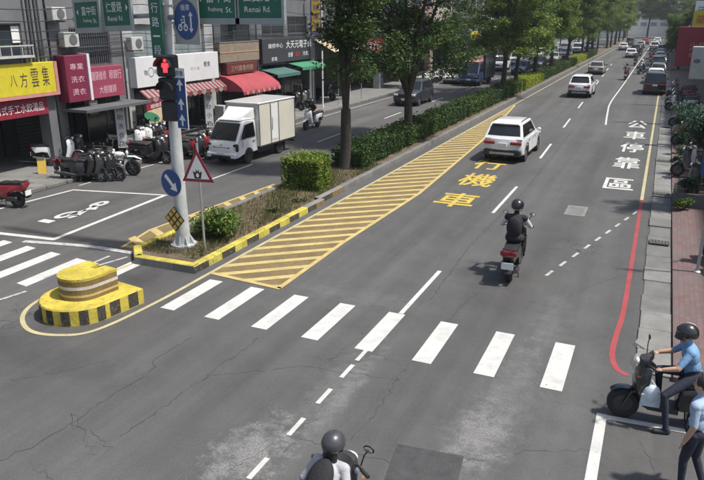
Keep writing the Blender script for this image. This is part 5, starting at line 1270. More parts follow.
# ------------------------------------------------------------------ scooters
def make_scooter(label, paint='paint_black', windshield=False):
    o = E('scooter', label, 'scooter')
    for y_, nm in ((.63, 0), (-.60, 0)): add_wheel(o, 0.0001, y_, .24, .11, 'rim')
    ly = [(-1, .03), (-.9, .01), (-.6, 0), (0, -.004), (.6, 0), (.9, .01), (1, .03)]
    tp = lambda k: (lambda x, y, z, t: (x * (1 - k * max(0, -y - .3)), y, z))
    m_ = MB(); extrude_profile(m_, [(-.98, .66), (-.96, .74), (-.6, .73), (-.14, .70), (-.10, .42), (-.16, .30), (-.34, .30), (-.40, .50), (-.62, .54), (-.86, .50)], .17, ly, tp(.55)); body = m_.build('rear_body', paint, o, 40)
    m_ = MB(); extrude_profile(m_, [(-.90, .735), (-.88, .80), (-.55, .815), (-.42, .785), (-.16, .785), (-.11, .745), (-.16, .705), (-.6, .733)], .155, ly, tp(.35)); m_.build('seat', 'seat_vinyl', o, 45)
    m_ = MB(); extrude_profile(m_, [(-.16, .24), (.30, .26), (.36, .33), (-.16, .325)], .17, ly, tp(0)); m_.build('floorboard', 'plastic_dark', o, 40)
    m_ = MB(); extrude_profile(m_, [(.27, .30), (.36, .28), (.50, .55), (.52, .78), (.44, .97), (.36, .97), (.38, .72), (.33, .45)], .21, ly, lambda x, y, z, t: (x * (1 - .35 * max(0, z - .6) - .25 * max(0, .5 - z)), y - .10 * abs(t) ** 2 + .03, z)); m_.build('leg_shield', paint, o, 45)
    m_ = MB(); extrude_profile(m_, [(.42, .93), (.50, .96), (.48, 1.07), (.38, 1.10), (.30, 1.03), (.33, .95)], .13, ly, lambda x, y, z, t: (x, y - .06 * t * t, z)); m_.build('handlebar_cowl', 'plastic_dark', o, 50)
    m_ = MB(); m_.tube([(-.34, .26, 1.02), (-.16, .36, 1.03), (.16, .36, 1.03), (.34, .26, 1.02)], .014, 8); m_.build('handlebar', 'rim_dark', o, 40)
    for s in (-1, 1):
        m_ = MB(); m_.tube([(s * .345, .257, 1.02), (s * .23, .32, 1.026)], .021, 8); m_.build('grip', 'rubber', o, 40)
        m_ = MB(); m_.tube([(s * .20, .36, 1.04), (s * .24, .36, 1.18), (s * .28, .35, 1.24)], .008, 6); st = m_.build('mirror', 'black_trim', o, 40)
        m_ = MB(); m_.ball((s * .30, .345, 1.28), (.065, .014, .045), 12, 8); m_.build('mirror_housing', 'black_trim', st, 60)
        m_ = MB(); m_.add([(s * .30 + .052 * math.cos(t), .3295, 1.28 + .034 * math.sin(t)) for t in [k * math.pi / 6 for k in range(12)]], [tuple(range(12))]); m_.build('mirror_glass', 'chrome', st)
        m_ = MB(); m_.tube([(s * .075, .63, .24), (s * .07, .52, .5)], .022, 8); m_.build('fork_leg', 'rim_dark', o, 40)
        m_ = MB(); m_.ball((s * .15, .46, .80), (.035, .045, .022), 8, 6); m_.build('indicator', 'amber', o, 60)
        m_ = MB(); m_.ball((s * .105, -.94, .64), (.022, .03, .022), 8, 6); m_.build('rear_indicator', 'amber', o, 60)
    m_ = MB(); n = 9
    ring = [(.63 - .29 * math.cos(.35 + 2.0 * k / n), .24 + .29 * math.sin(.35 + 2.0 * k / n)) for k in range(n + 1)]
    m_.add([(-.075, a, b) for a, b in ring] + [(0, .63 + (a - .63) * 1.06, .24 + (b - .24) * 1.06) for a, b in ring] + [(.075, a, b) for a, b in ring], [(i, i + 1, n + 2 + i, n + 1 + i) for i in range(n)] + [(n + 1 + i, n + 2 + i, 2 * n + 3 + i, 2 * n + 2 + i) for i in range(n)]); m_.build('front_fender', paint, o, 60)
    m_ = MB(); m_.ball((0, .50, 1.0), (.085, .05, .055), 12, 8); m_.build('headlight', 'lamp_clear', o, 60)
    m_ = MB(); m_.cbox(-.10, .10, -1.0, -.93, .655, .725, .02); m_.build('tail_light', 'tail_red', o)
    m_ = MB(); m_.box(-.05, .05, -.98, -.86, .40, .52); m_.add([(-.07, -.99, .30), (.07, -.99, .30), (.05, -.86, .52), (-.05, -.86, .52)], [(0, 1, 2, 3)]); m_.build('rear_mudguard', 'plastic_dark', o)
    m_ = MB(); m_.cbox(-.125, .125, -1.022, -1.01, .40, .55, .004, Matrix.Rotation(R(0), 4, 'X')); m_.build('number_plate', 'plate', o)
    m_ = MB(); m_.tube([(-.12, -.70, .78), (-.12, -.98, .84), (0, -1.02, .85), (.12, -.98, .84), (.12, -.70, .78)], .014, 6); m_.build('grab_rail', 'rim_dark', o, 40)
    m_ = MB(); m_.tube([(.12, -.25, .26), (.15, -.5, .26), (.16, -.95, .36)], [.03, .055, .05], 10); m_.build('exhaust', 'rim_dark', o, 40)
    m_ = MB(); m_.cbox(-.16, -.05, -.70, -.30, .20, .36, .03); m_.build('engine_case', 'rim_dark', o)
    m_ = MB(); m_.tube([(-.12, -.28, .28), (-.17, -.32, .0)], .014, 6); m_.tube([(.12, -.28, .28), (.17, -.32, .0)], .014, 6); m_.build('stand', 'rim_dark', o, 40)
    return o
SC = make_scooter('black scooter of the middle rider, red tail light and white plate to the camera')
SC['group'] = 'scooters'
used_sc = [False]
def scooter(paint, x, y, rz, label, z=0., lean=0.):
    if not used_sc[0]:
        o = SC; used_sc[0] = True
        o['label'] = label
    else: o = copy_tree(SC, label, None, {'paint_black': paint} if paint != 'paint_black' else None)
    o.location = (x, y, z); o.rotation_euler = (0, lean, rz)
    return o
# ------------------------------------------------------------------ people: tapered limbs fused by a voxel remesh into one skin
def capsule(m_, a, b, ra, rb, n=12):
    a = Vector(a); b = Vector(b)
    d = (b - a).normalized()
    pts = []; rad = []
    for k in range(4): t = math.pi / 2 * k / 4; pts.append(a - d * ra * math.cos(t)); rad.append(max(.002, ra * math.sin(t)))
    for k in range(1, 6): t = k / 6; pts.append(a.lerp(b, t)); rad.append(ra + (rb - ra) * t)
    for k in range(5): t = math.pi / 2 * k / 4; pts.append(b + d * rb * math.sin(t)); rad.append(max(.002, rb * math.cos(t)))
    m_.tube(pts, rad, n)
def person(label, J, cols, fine=True, helmet=None, hair=True, name='person', extras=None):
    """J: joints in the local frame (+y faces forward). cols: shirt, sleeve, trousers, shoe"""
    o = E(name, label, 'person')
    V = {k: Vector(v) for k, v in J.items()}
    m_ = MB(); zones = []
    def limb(a, b, ra, rb, zone): capsule(m_, V[a], V[b], ra, rb); zones.append((V[a].copy(), V[b].copy(), zone, max(ra, rb)))
    up = (V['neck'] - V['hip']).normalized()
    side = Vector((V['sho_r'] - V['sho_l'])).normalized()
    fwd = up.cross(side) * -1
    Mx = Matrix((side, fwd, up)).transposed().to_4x4()
    ch = V['hip'].lerp(V['neck'], .68)
    m_.ball(ch, (.175, .125, .20), 16, 10, Mx); zones.append((ch - up * .1, ch + up * .1, 'shirt', .17))
    bl = V['hip'].lerp(V['neck'], .28); m_.ball(bl, (.155, .12, .18), 16, 10, Mx); zones.append((bl - up * .06, bl + up * .08, 'shirt', .15))
    m_.ball(V['hip'], (.165, .135, .12), 16, 10, Mx); zones.append((V['hip'] - side * .06, V['hip'] + side * .06, 'trousers', .15))
    capsule(m_, V['sho_l'], V['sho_r'], .075, .075); zones.append((V['sho_l'], V['sho_r'], 'shirt', .08))
    V['necktop'] = V['head'] - (V['head'] - V['neck']).normalized() * .08
    limb('neck', 'necktop', .06, .052, 'skin')
    for s in ('l', 'r'):
        V['upmid_' + s] = V['sho_' + s].lerp(V['elb_' + s], cols.get('sleeve_len', .6))
        capsule(m_, V['sho_' + s], V['elb_' + s], .068, .046)
        zones.append((V['sho_' + s], V['upmid_' + s], 'sleeve', .062)); zones.append((V['upmid_' + s], V['elb_' + s], 'lower_arm', .046))
        limb('elb_' + s, 'wri_' + s, .045, .032, 'lower_arm')
        hand = V['wri_' + s] + (V['wri_' + s] - V['elb_' + s]).normalized() * .05
        d = (V['wri_' + s] - V['elb_' + s]).normalized(); sd = Vector((1 if s == 'l' else -1, 0, 0)); sd = (sd - d * sd.dot(d)).normalized(); pn = d.cross(sd)
        Mh = Matrix((sd, pn, d)).transposed().to_4x4()
        m_.ball(hand, (.042, .022, .055), 10, 8, Mh); zones.append((V['wri_' + s], hand + d * .12, 'skin', .04))
        curl = V.get('curl_' + s, Vector((0, 0, -1)))
        for k, ln in enumerate((.062, .072, .068, .052)):
            f0 = hand + d * .042 + sd * (.030 - k * .020); f1 = f0 + d * ln * .55; f2 = f1 + (d * .35 + curl * .9).normalized() * ln * .6
            capsule(m_, f0, f1, .0115, .0105, 6); capsule(m_, f1, f2, .0105, .009, 6); zones.append((f0, f2, 'skin', .012))
        t0 = hand - d * .015 + sd * .038; t1 = t0 + (sd * .6 + d * .8).normalized() * .045; t2 = t1 + (d + curl * .4).normalized() * .032
        capsule(m_, t0, t1, .014, .012, 6); capsule(m_, t1, t2, .012, .010, 6); zones.append((t0, t2, 'skin', .014))
        limb('hip_' + s, 'kne_' + s, .092, .062, 'trousers')
        limb('kne_' + s, 'ank_' + s, .062, .042, 'trousers')
        toe = V['toe_' + s]; heel = V['ank_' + s] + (V['ank_' + s] - toe).normalized() * .045; heel.z = toe.z
        capsule(m_, heel + Vector((0, 0, .0)), toe, .042, .038); zones.append((heel, toe, 'shoe', .045)); capsule(m_, V['ank_' + s], heel, .045, .042)
    hd = V['head']; hu = (V['head'] - V['neck']).normalized()
    hf = V['look'].normalized(); hs = hf.cross(hu).normalized(); hu = hs.cross(hf).normalized(); Mhd = Matrix((hs, hf, hu)).transposed().to_4x4()
    def hp(x, y, z): return hd + Mhd @ Vector((x, y, z))
    m_.ball(hp(0, -.01, .025), (.076, .098, .095), 16, 12, Mhd); m_.ball(hp(0, .03, -.05), (.055, .065, .07), 14, 10, Mhd)
    m_.ball(hp(0, .098, -.012), (.014, .022, .026), 8, 6, Mhd)
    for s in (-1, 1): m_.ball(hp(s * .078, -.01, -.01), (.012, .022, .033), 8, 6, Mhd)
    zones.append((hp(0, 0, -.06), hp(0, 0, .07), 'skin', .09))
    me = m_.mesh('body', 'skin')
    tmp = bpy.data.objects.new('tmp', me); COL.objects.link(tmp)
    md = tmp.modifiers.new('r', 'REMESH'); md.mode = 'VOXEL'; md.voxel_size = .0095 if fine else .02; md.use_smooth_shade = True
    ms = tmp.modifiers.new('s', 'SMOOTH'); ms.iterations = 5 if fine else 2; ms.factor = .5
    dg = bpy.context.evaluated_depsgraph_get(); dg.update()
    nm = bpy.data.meshes.new_from_object(tmp.evaluated_get(dg)); bpy.data.objects.remove(tmp); bpy.data.meshes.remove(me)
    keys = ['skin', 'shirt', 'sleeve', 'lower_arm', 'trousers', 'shoe']
    nm.materials.clear()
    for k in keys: nm.materials.append(MATS[cols.get(k, 'skin') if k != 'skin' else 'skin'])
    idx = []
    for pl in nm.polygons:
        c = pl.center; best = None; bd = 1e9
        for a, b, z, r_ in zones:
            ab = b - a; t = 0 if ab.length_squared == 0 else max(0, min(1, (c - a).dot(ab) / ab.length_squared)); dd = (c - a - ab * t).length - r_
            if dd < bd: bd = dd; best = z
        idx.append(keys.index(best))
    nm.polygons.foreach_set('material_index', idx); nm.polygons.foreach_set('use_smooth', [True] * len(idx))
    nm.name = 'body'
    b = bpy.data.objects.new('body', nm); COL.objects.link(b); b.parent = o
    q = MB()
    for s in (-1, 1): q.ball(hp(s * .03, .085, .008), (.012, .008, .007), 8, 6, Mhd)
    q.build('eyes', 'letter_black', o)
    q = MB(); q.ball(hp(0, .088, -.062), (.022, .008, .006), 8, 6, Mhd); q.build('mouth', 'letter_red', o)
    if hair:
        q = MB(); q.ball(hp(0, -.022, .035), (.087, .098, .098), 16, 12, Mhd)
        if hair == 'long': q.ball(hp(0, -.085, -.1), (.095, .06, .18), 12, 10, Mhd)
        q.build('hair', 'hair', o, 60)
    if helmet:
        q = MB(); n = 20; k_ = 9; vs = []; fs = []
        for i in range(k_ + 1):
            a = math.pi * .5 - (math.pi * .5 + .38) * i / k_
            for j in range(n):
                t = 2 * math.pi * j / n; low = i / k_
                fr = max(0, math.sin(t)); dz = .07 * fr * max(0, low - .5) * 2
                vs.append(hp(.125 * math.cos(a) * math.cos(t), -.01 + .145 * math.cos(a) * math.sin(t), .03 + .135 * math.sin(a) + dz))
        for i in range(k_):
            for j in range(n): fs.append((i * n + j, i * n + (j + 1) % n, (i + 1) * n + (j + 1) % n, (i + 1) * n + j))
        q.add(vs, fs)
        edge = vs[-n:]
        h = q.build('helmet', helmet, o, 60)
        q = MB(); q.tube(edge + edge[:1], .008, 6, False); q.build('edge_trim', 'black_trim', h)
        so = h.modifiers.new('t', 'SOLIDIFY'); so.thickness = .014
        q = MB(); n2 = 10; vs = []
        for i in range(n2 + 1):
            t = math.pi * (.12 + .76 * i / n2)
            vs += [hp(.13 * math.cos(t), -.01 + .15 * math.sin(t), .06), hp(.132 * math.cos(t), -.005 + .165 * math.sin(t), -.06)]
        q.add(vs, [(2 * i, 2 * i + 1, 2 * i + 3, 2 * i + 2) for i in range(n2)]); q.build('visor', 'visor', h)
        q = MB()
        for s in (-1, 1): q.tube([hp(s * .11, .02, -.02), hp(s * .08, .05, -.1), hp(0, .06, -.135)], .006, 5)
        q.build('chin_strap', 'cloth_black', h)
        if extras == 'stripe':
            q = MB(); vs = []
            for i in range(12):
                a = .15 + 1.9 * i / 11
                for w_ in (.018, .052): vs.append(hp(w_ + .02 * math.sin(a * 2), -.01 - .152 * math.cos(a), .03 + .142 * math.sin(a)))
            q.add(vs, [(2 * i, 2 * i + 1, 2 * i + 3, 2 * i + 2) for i in range(11)]); q.build('stripe', 'helmet_white', h)
    return o
def seated(lean=.12, look=(0, 1, 0), foot_l=None, foot_r=None, hy=-.30, arm=0.):
    J = dict(hip=(0, hy, .90), neck=(0, hy + .08 + lean, 1.37), head=(0, hy + .14 + lean, 1.535), look=look,
             sho_l=(-.175, hy + .07 + lean, 1.31), sho_r=(.175, hy + .07 + lean, 1.31), elb_l=(-.31, hy + .28, 1.10), elb_r=(.31, hy + .28, 1.10), wri_l=(-.30, .17, 1.05), wri_r=(.30, .17, 1.05),
             hip_l=(-.10, hy + .02, .88), hip_r=(.10, hy + .02, .88), kne_l=(-.17, hy + .46, .82), kne_r=(.17, hy + .46, .82), ank_l=(-.13, .12, .43), ank_r=(.13, .12, .43), toe_l=(-.13, .27, .375), toe_r=(.13, .27, .375),
             curl_l=(0, .1, -1), curl_r=(0, .1, -1))
    for s, ft in (('l', foot_l), ('r', foot_r)):
        if ft:
            x, y_ = ft; J['kne_' + s] = ((x - .0) * .85, hy + .40, .62); J['ank_' + s] = (x, y_ - .10, .10); J['toe_' + s] = (x * 1.05, y_ + .05, .045)
    return J
def rider(label_s, label_p, x, y, rz, paint, cols, helmet, fine=False, z=0., **kw):
    ex = kw.pop('extras', None); hair = kw.pop('hair', None)
    s = scooter(paint, x, y, rz, label_s, z)
    p_ = person(label_p, seated(**kw), cols, fine, helmet, hair, extras=ex)
    p_.location = (x, y, z); p_.rotation_euler = (0, 0, rz)
    return s, p_
# main riders
c0 = G(513, 272)
s0, p0 = rider('black scooter in the middle of the road with red tail light and white plate', 'person in a dark vest with white sleeves riding away down the middle of the road', -2.88, 16.5, R(3), 'paint_black',
      dict(shirt='cloth_black', sleeve='shirt_white', lower_arm='skin', trousers='cloth_black', shoe='shoe', sleeve_len=1.0), 'helmet_black', True, foot_l=None, lean=.1)
q = MB(); q.ball((0, -.36, 1.14), (.165, .10, .25), 18, 14); q.build('backpack', 'cloth_black', p0, 60)
for ch in s0.children:
    if ch.name.startswith('tail_light'): ch.scale = (1.7, 1, 1.8); ch.location.z -= .5
for o_ in (s0, p0): o_.scale = (1.14, 1.14, 1.14)
# near rider, cropped by the bottom edge
b0 = G(334, 441, 1.55)
s1, p1 = rider('dark scooter at the bottom edge, only its right mirror in view', 'person in a grey helmet, dark vest and pale jacket riding at the bottom edge', b0.x - .0, b0.y - .22, R(-6), 'paint_grey',
      dict(shirt='shirt_grey', sleeve='shirt_grey', lower_arm='shirt_grey', trousers='denim', shoe='shoe', sleeve_len=1.0), 'helmet_grey', True, hair='long', lean=.34)
for ch in list(s1.children):
    if ch.name.startswith('mirror') and any(v_.co.x < -.15 for v_ in ch.data.vertices):
        for g_ in list(ch.children): bpy.data.objects.remove(g_)
        bpy.data.objects.remove(ch)
up_ = Vector((0, .42, .47)).normalized(); bk_ = Vector((0, -.47, .42)).normalized(); ctr_ = Vector((0, -.3, .9)).lerp(Vector((0, .12, 1.37)), .62) + bk_ * .17
Mb_ = Matrix.Translation(ctr_) @ Matrix((Vector((1, 0, 0)), -bk_, up_)).transposed().to_4x4()
q = MB(); q.ball(ctr_ + Vector((.0, .03, -.05)), (.16, .09, .25), 20, 14, Mb_.to_3x3().to_4x4()); q.build('backpack', 'cloth_black', p1, 60)
# waiting rider on the right
s2, p2 = rider('black scooter waiting crosswise at the kerb, white bag hung at its front', 'person in a light blue shirt and striped black helmet seated on the waiting scooter', .73, 10.66, R(96), 'paint_black',
      dict(shirt='shirt_blue', sleeve='shirt_blue', lower_arm='skin', trousers='navy', shoe='shoe', sleeve_len=.75), 'helmet_black', True, foot_l=(-.34, .12), lean=.05, extras='stripe')
for o_ in (s2, p2): o_.scale = (1.03, 1.03, 1.03)
o = E('shopping_bag', 'pale blue plastic bag hanging in front of the waiting rider', 'bag', (.47, 10.46, .36), R(96))
mb = MB(); mb.ball((0, .0, .19), (.10, .15, .19), 12, 8); mb.box(-.08, .08, -.14, .14, .02, .22); mb.build('sack', 'bag_white', o, 60); mb = MB(); mb.tube([(0, -.05, .36), (0, .02, .45), (0, .08, .36)], .012, 6); mb.build('handle', 'bag_white', o)
o = E('carrier_bag', 'yellow bag with pink corner carried behind the waiting rider', 'bag', (1.40, 10.72, .88), R(96))
mb = MB(); mb.cbox(-.2, .2, -.18, .18, 0, .32, .06); mb.build('sack', 'bag_yellow', o, 40); mb = MB(); mb.cbox(-.1, .16, -.12, .1, .33, .42, .03); mb.build('pink_bundle', 'paint_pink', o, 40)
# walker at the right edge
J = dict(hip=(0, 0, .93), neck=(0, .02, 1.45), head=(0, .05, 1.61), look=(-.1, 1, -.12), sho_l=(-.185, 0, 1.38), sho_r=(.185, 0, 1.38), elb_l=(-.24, -.05, 1.12), elb_r=(.25, -.06, 1.10), wri_l=(-.25, .03, .88), wri_r=(.26, .05, .86),
         hip_l=(-.10, 0, .90), hip_r=(.10, 0, .90), kne_l=(-.11, .07, .50), kne_r=(.11, .02, .50), ank_l=(-.11, .05, .10), ank_r=(.12, -.14, .11), toe_l=(-.12, .20, .045), toe_r=(.13, .0, .045), curl_l=(.3, .3, -1), curl_r=(-.3, .3, -1))
pw = person('person in a pale blue shirt and navy trousers walking at the right edge', J, dict(shirt='shirt_pale', sleeve='shirt_pale', lower_arm='skin', trousers='navy', shoe='shoe', sleeve_len=.8), True, None, True)
pw.location = (1.04, 9.0, 0); pw.rotation_euler = (0, 0, R(60))
q = MB(); q.tube([(.16, .02, 1.42), (.05, .15, 1.25), (-.12, .13, 1.0), (-.17, .05, .93)], .012, 6); q.build('strap', 'cloth_black', pw)
# far riders
rider('white scooter ridden towards the camera behind the box truck', 'person in dark clothes riding behind the box truck', -18.5, 35.4, R(178), 'paint_white', dict(shirt='cloth_black', sleeve='cloth_black', lower_arm='skin', trousers='navy'), 'helmet_black')
rider('dark scooter ahead of the silver sedan in the right lane', 'person in brown clothes riding ahead in the right lane near the silver sedan', -3.55, 78.5, 0, 'paint_dark', dict(shirt='cloth_brown', sleeve='cloth_brown', lower_arm='cloth_brown', trousers='cloth_black'), 'helmet_black')
rider('dark scooter just beyond the rider in brown', 'person in black riding just beyond the rider in brown', -3.7, 103, 0, 'paint_black', dict(shirt='cloth_black', sleeve='cloth_black', lower_arm='skin', trousers='navy'), 'helmet_black')
rider('blue scooter angled out beside the black van', 'person in grey riding out beside the black van', -2.35, 87, R(-20), 'paint_blue', dict(shirt='shirt_grey', sleeve='shirt_grey', lower_arm='skin', trousers='navy'), 'helmet_white')
rider('red scooter far ahead right of the lane line', 'person in a red top riding far ahead', -2.0, 112, 0, 'paint_red', dict(shirt='cloth_red', sleeve='cloth_red', lower_arm='skin', trousers='navy'), 'helmet_black')
rider('dark scooter far ahead left of the lane line', 'person in navy riding far ahead left of the lane line', -3.9, 128, 0, 'paint_dark', dict(shirt='navy', sleeve='navy', lower_arm='skin', trousers='cloth_black'), 'helmet_grey')
rider('grey scooter far ahead beside the parked cars', 'person in white riding far ahead beside the parked cars', -2.1, 140, 0, 'paint_grey', dict(shirt='shirt_white', sleeve='shirt_white', lower_arm='skin', trousers='navy'), 'helmet_red')
# parked scooters, left kerb
rs = random.Random(21)
ordn = ['first', 'second', 'third', 'fourth', 'fifth', 'sixth', 'seventh', 'eighth', 'ninth', 'tenth', 'eleventh', 'twelfth']
def row(pix, zz, label, paints, rz, jit=15):
    for i, (px, py) in enumerate(pix):
        p_ = G(px, py, zz) + Vector((rs.uniform(-.2, .2), rs.uniform(-.12, .12), 0)); pt = paints[i % len(paints)]
        o_ = scooter('paint_' + pt, p_.x, p_.y, R(rz + rs.uniform(-jit, jit)), f'{pt} scooter, {ordn[i]} from the left {label}', zz)
row([(86, 182), (93, 181), (101, 180), (108, 177)], 0., 'in the dark cluster at the left kerb', ['black', 'dark', 'black', 'grey'], -75)
row([(63, 164), (75, 161)], .14, 'inside the arcade behind the dark cluster', ['white', 'black'], -60)
row([(128, 152), (136, 151), (143, 149), (150, 148), (157, 147)], .14, 'of the pale row under the menu banner', ['white', 'white', 'white', 'black', 'dark'], -80, 6)
row([(153, 163), (160, 161), (167, 160), (189, 159), (196, 157), (203, 156), (209, 154)], 0., 'in the row behind the signal pole', ['black', 'dark', 'black', 'dark', 'red', 'black', 'white'], -80)
row([(293, 110), (299, 108), (305, 106), (322, 100)], .14, 'in front of the green awnings', ['black', 'grey', 'dark', 'black'], -90)
p_ = G(2, 206); scooter('paint_red', p_.x, p_.y, R(100), 'red scooter cut off by the left edge of the picture', 0)
for i in range(8):
    scooter(('paint_white', 'paint_white', 'paint_dark', 'paint_white')[i % 4], -20.9 - .1 * (i % 3), 62.5 + i * .85, R(-85 + rs.uniform(-8, 8)), f'{("white", "white", "dark", "white")[i % 4]} scooter, {ordn[i]} in the row beyond the second tree trunk', .16)
# right pavement scooters
scooter('paint_black', 1.95, 18.6, R(20), 'black scooter on the brick pavement at the right edge beside the thin post', .1)
scooter('paint_dark', 1.9, 26.4, R(75), 'dark scooter parked behind the planter on the right pavement', .1)
scooter('paint_white', 2.4, 46.5, R(15), 'white scooter on the right pavement below the red signboard', .1)
scooter('paint_black', 3.0, 47.5, R(10), 'black scooter on the right pavement below the red signboard', .1)
# trail motorcycle with high white fender
def motorcycle(label, x, y, rz, z=0.):
    o = E('motorcycle', label, 'motorcycle', (x, y, z), rz)
    for yy, r_ in ((.70, .33), (-.66, .31)): add_wheel(o, .0001, yy, r_, .10, 'rim')
    for s in (-1, 1):
        m_ = MB(); m_.tube([(s * .085, .70, .33), (s * .085, .42, 1.02)], .022, 8); m_.build('fork_leg', 'rim_dark', o, 40)
        m_ = MB(); m_.tube([(s * .12, -.1, .42), (s * .09, -.66, .31)], .022, 8); m_.build('swingarm', 'rim_dark', o, 40)
        m_ = MB(); m_.tube([(s * .1, .42, 1.05), (s * .36, .34, 1.12)], .014, 8); m_.build('handlebar', 'rim_dark', o, 40)
        m_ = MB(); m_.tube([(s * .2, .38, 1.1), (s * .25, .38, 1.28)], .008, 6); m_.ball((s * .27, .37, 1.30), (.06, .014, .04), 10, 6); m_.build('mirror', 'black_trim', o, 60)
    m_ = MB(); m_.ball((0, .14, .86), (.14, .28, .13), 14, 10); m_.build('fuel_tank', 'paint_white', o, 60)
    m_ = MB(); m_.cbox(-.11, .11, -.75, .0, .80, .88, .03); m_.build('seat', 'seat_vinyl', o)
    m_ = MB(); m_.cbox(-.15, .15, -.18, .28, .30, .62, .06); m_.build('engine', 'rim_dark', o)
    m_ = MB(); m_.tube([(0, .40, .95), (0, .1, .75), (0, -.15, .45), (0, .25, .3), (0, .38, .8)], .025, 8); m_.build('frame', 'plastic_dark', o, 40)
    m_ = MB(); m_.add([(-.07, .45, .80), (.07, .45, .80), (.06, .8, .80), (.03, 1.12, .70), (-.03, 1.12, .70), (-.06, .8, .80), (0, .5, .84), (0, .85, .84), (0, 1.1, .73)], [(0, 1, 6), (1, 2, 7, 6), (2, 3, 8, 7), (4, 5, 7, 8), (5, 0, 6, 7), (3, 4, 8)]); m_.build('front_fender', 'paint_white', o, 60)
    m_ = MB(); m_.cbox(-.07, .07, -1.08, -.70, .80, .86, .02); m_.build('rear_fender', 'paint_white', o)
    m_ = MB(); m_.ball((0, .50, .95), (.09, .05, .10), 12, 8); m_.build('headlight', 'lamp_clear', o, 60)
    m_ = MB(); m_.tube([(.13, .2, .35), (.16, -.2, .45), (.16, -.8, .65)], [.025, .03, .045], 8); m_.build('exhaust', 'rim_dark', o, 40)
    m_ = MB(); m_.tube([(-.12, -.1, .35), (-.22, -.15, 0)], .014, 6); m_.build('stand', 'rim_dark', o)
    return o
a = G(118, 175); motorcycle('trail motorcycle with high white front fender at the left kerb', a.x, a.y, R(-75))
# A-board in the arcade mouth
a = G(43, 173, .14); o = E('floor_sign', 'small yellow folding sign standing by the arcade pillar', 'sign', a, R(40))
for s in (-1, 1):
    m_ = MB(); m_.box(-.16, .16, -.012, .012, 0, .62, Matrix.Translation((0, s * .10, 0)) @ Matrix.Rotation(s * R(9), 4, 'X')); m_.build('board', 'letter_gold', o)
mb = MB(); mb.box(-.14, .14, -.05, .05, .58, .62); mb.build('hinge', 'bars', o)

# ------------------------------------------------------------------ kiosk behind the second trunk
dk = copy_tree(tr, 'dark blue box truck with pink board over its cab beyond the second trunk', None, {'paint_white': 'paint_blue', 'paint_cream': 'paint_dark'}); dk.location = (-16.7, 67, 0); dk.rotation_euler = (0, 0, R(178)); dk.scale = (1.12, 1.12, 1.12)
for ch in dk.children:
    if ch.name.startswith('wind_deflector'):
        d = ch.data.copy(); d.materials[0] = MATS['fascia_pink']; ch.data = d
o = E('kiosk', 'dark kiosk with pink sign board on the far left pavement behind the trees', 'kiosk', (-22.0, 92.5, .12))
mb = MB(); mb.cbox(-1.6, 1.6, -2.4, 2.4, 0, 3.0, .05); mb.build('walls', 'fascia_dark', o)
mb = MB(); mb.cbox(-1.9, 1.9, -2.7, 2.7, 3.0, 3.2, .05); mb.build('roof', 'awning_teal', o)
mb = MB(); mb.box(1.605, 1.66, -1.9, 1.9, 2.05, 2.75); mb.box(-1.2, 1.2, -2.46, -2.405, 2.05, 2.75); mb.build('sign_board', 'fascia_pink', o)
mb = MB(); mb.box(1.605, 1.63, -1.7, 1.7, .9, 1.9); mb.box(-1.2, 1.2, -2.43, -2.405, .9, 1.9); mb.build('window', 'window_glass', o)
mb = MB(); mb.box(1.605, 1.64, -2.1, 2.1, .1, .7); mb.box(-1.4, 1.4, -2.44, -2.405, .1, .7); mb.build('blue_panel', 'sign_blue', o)

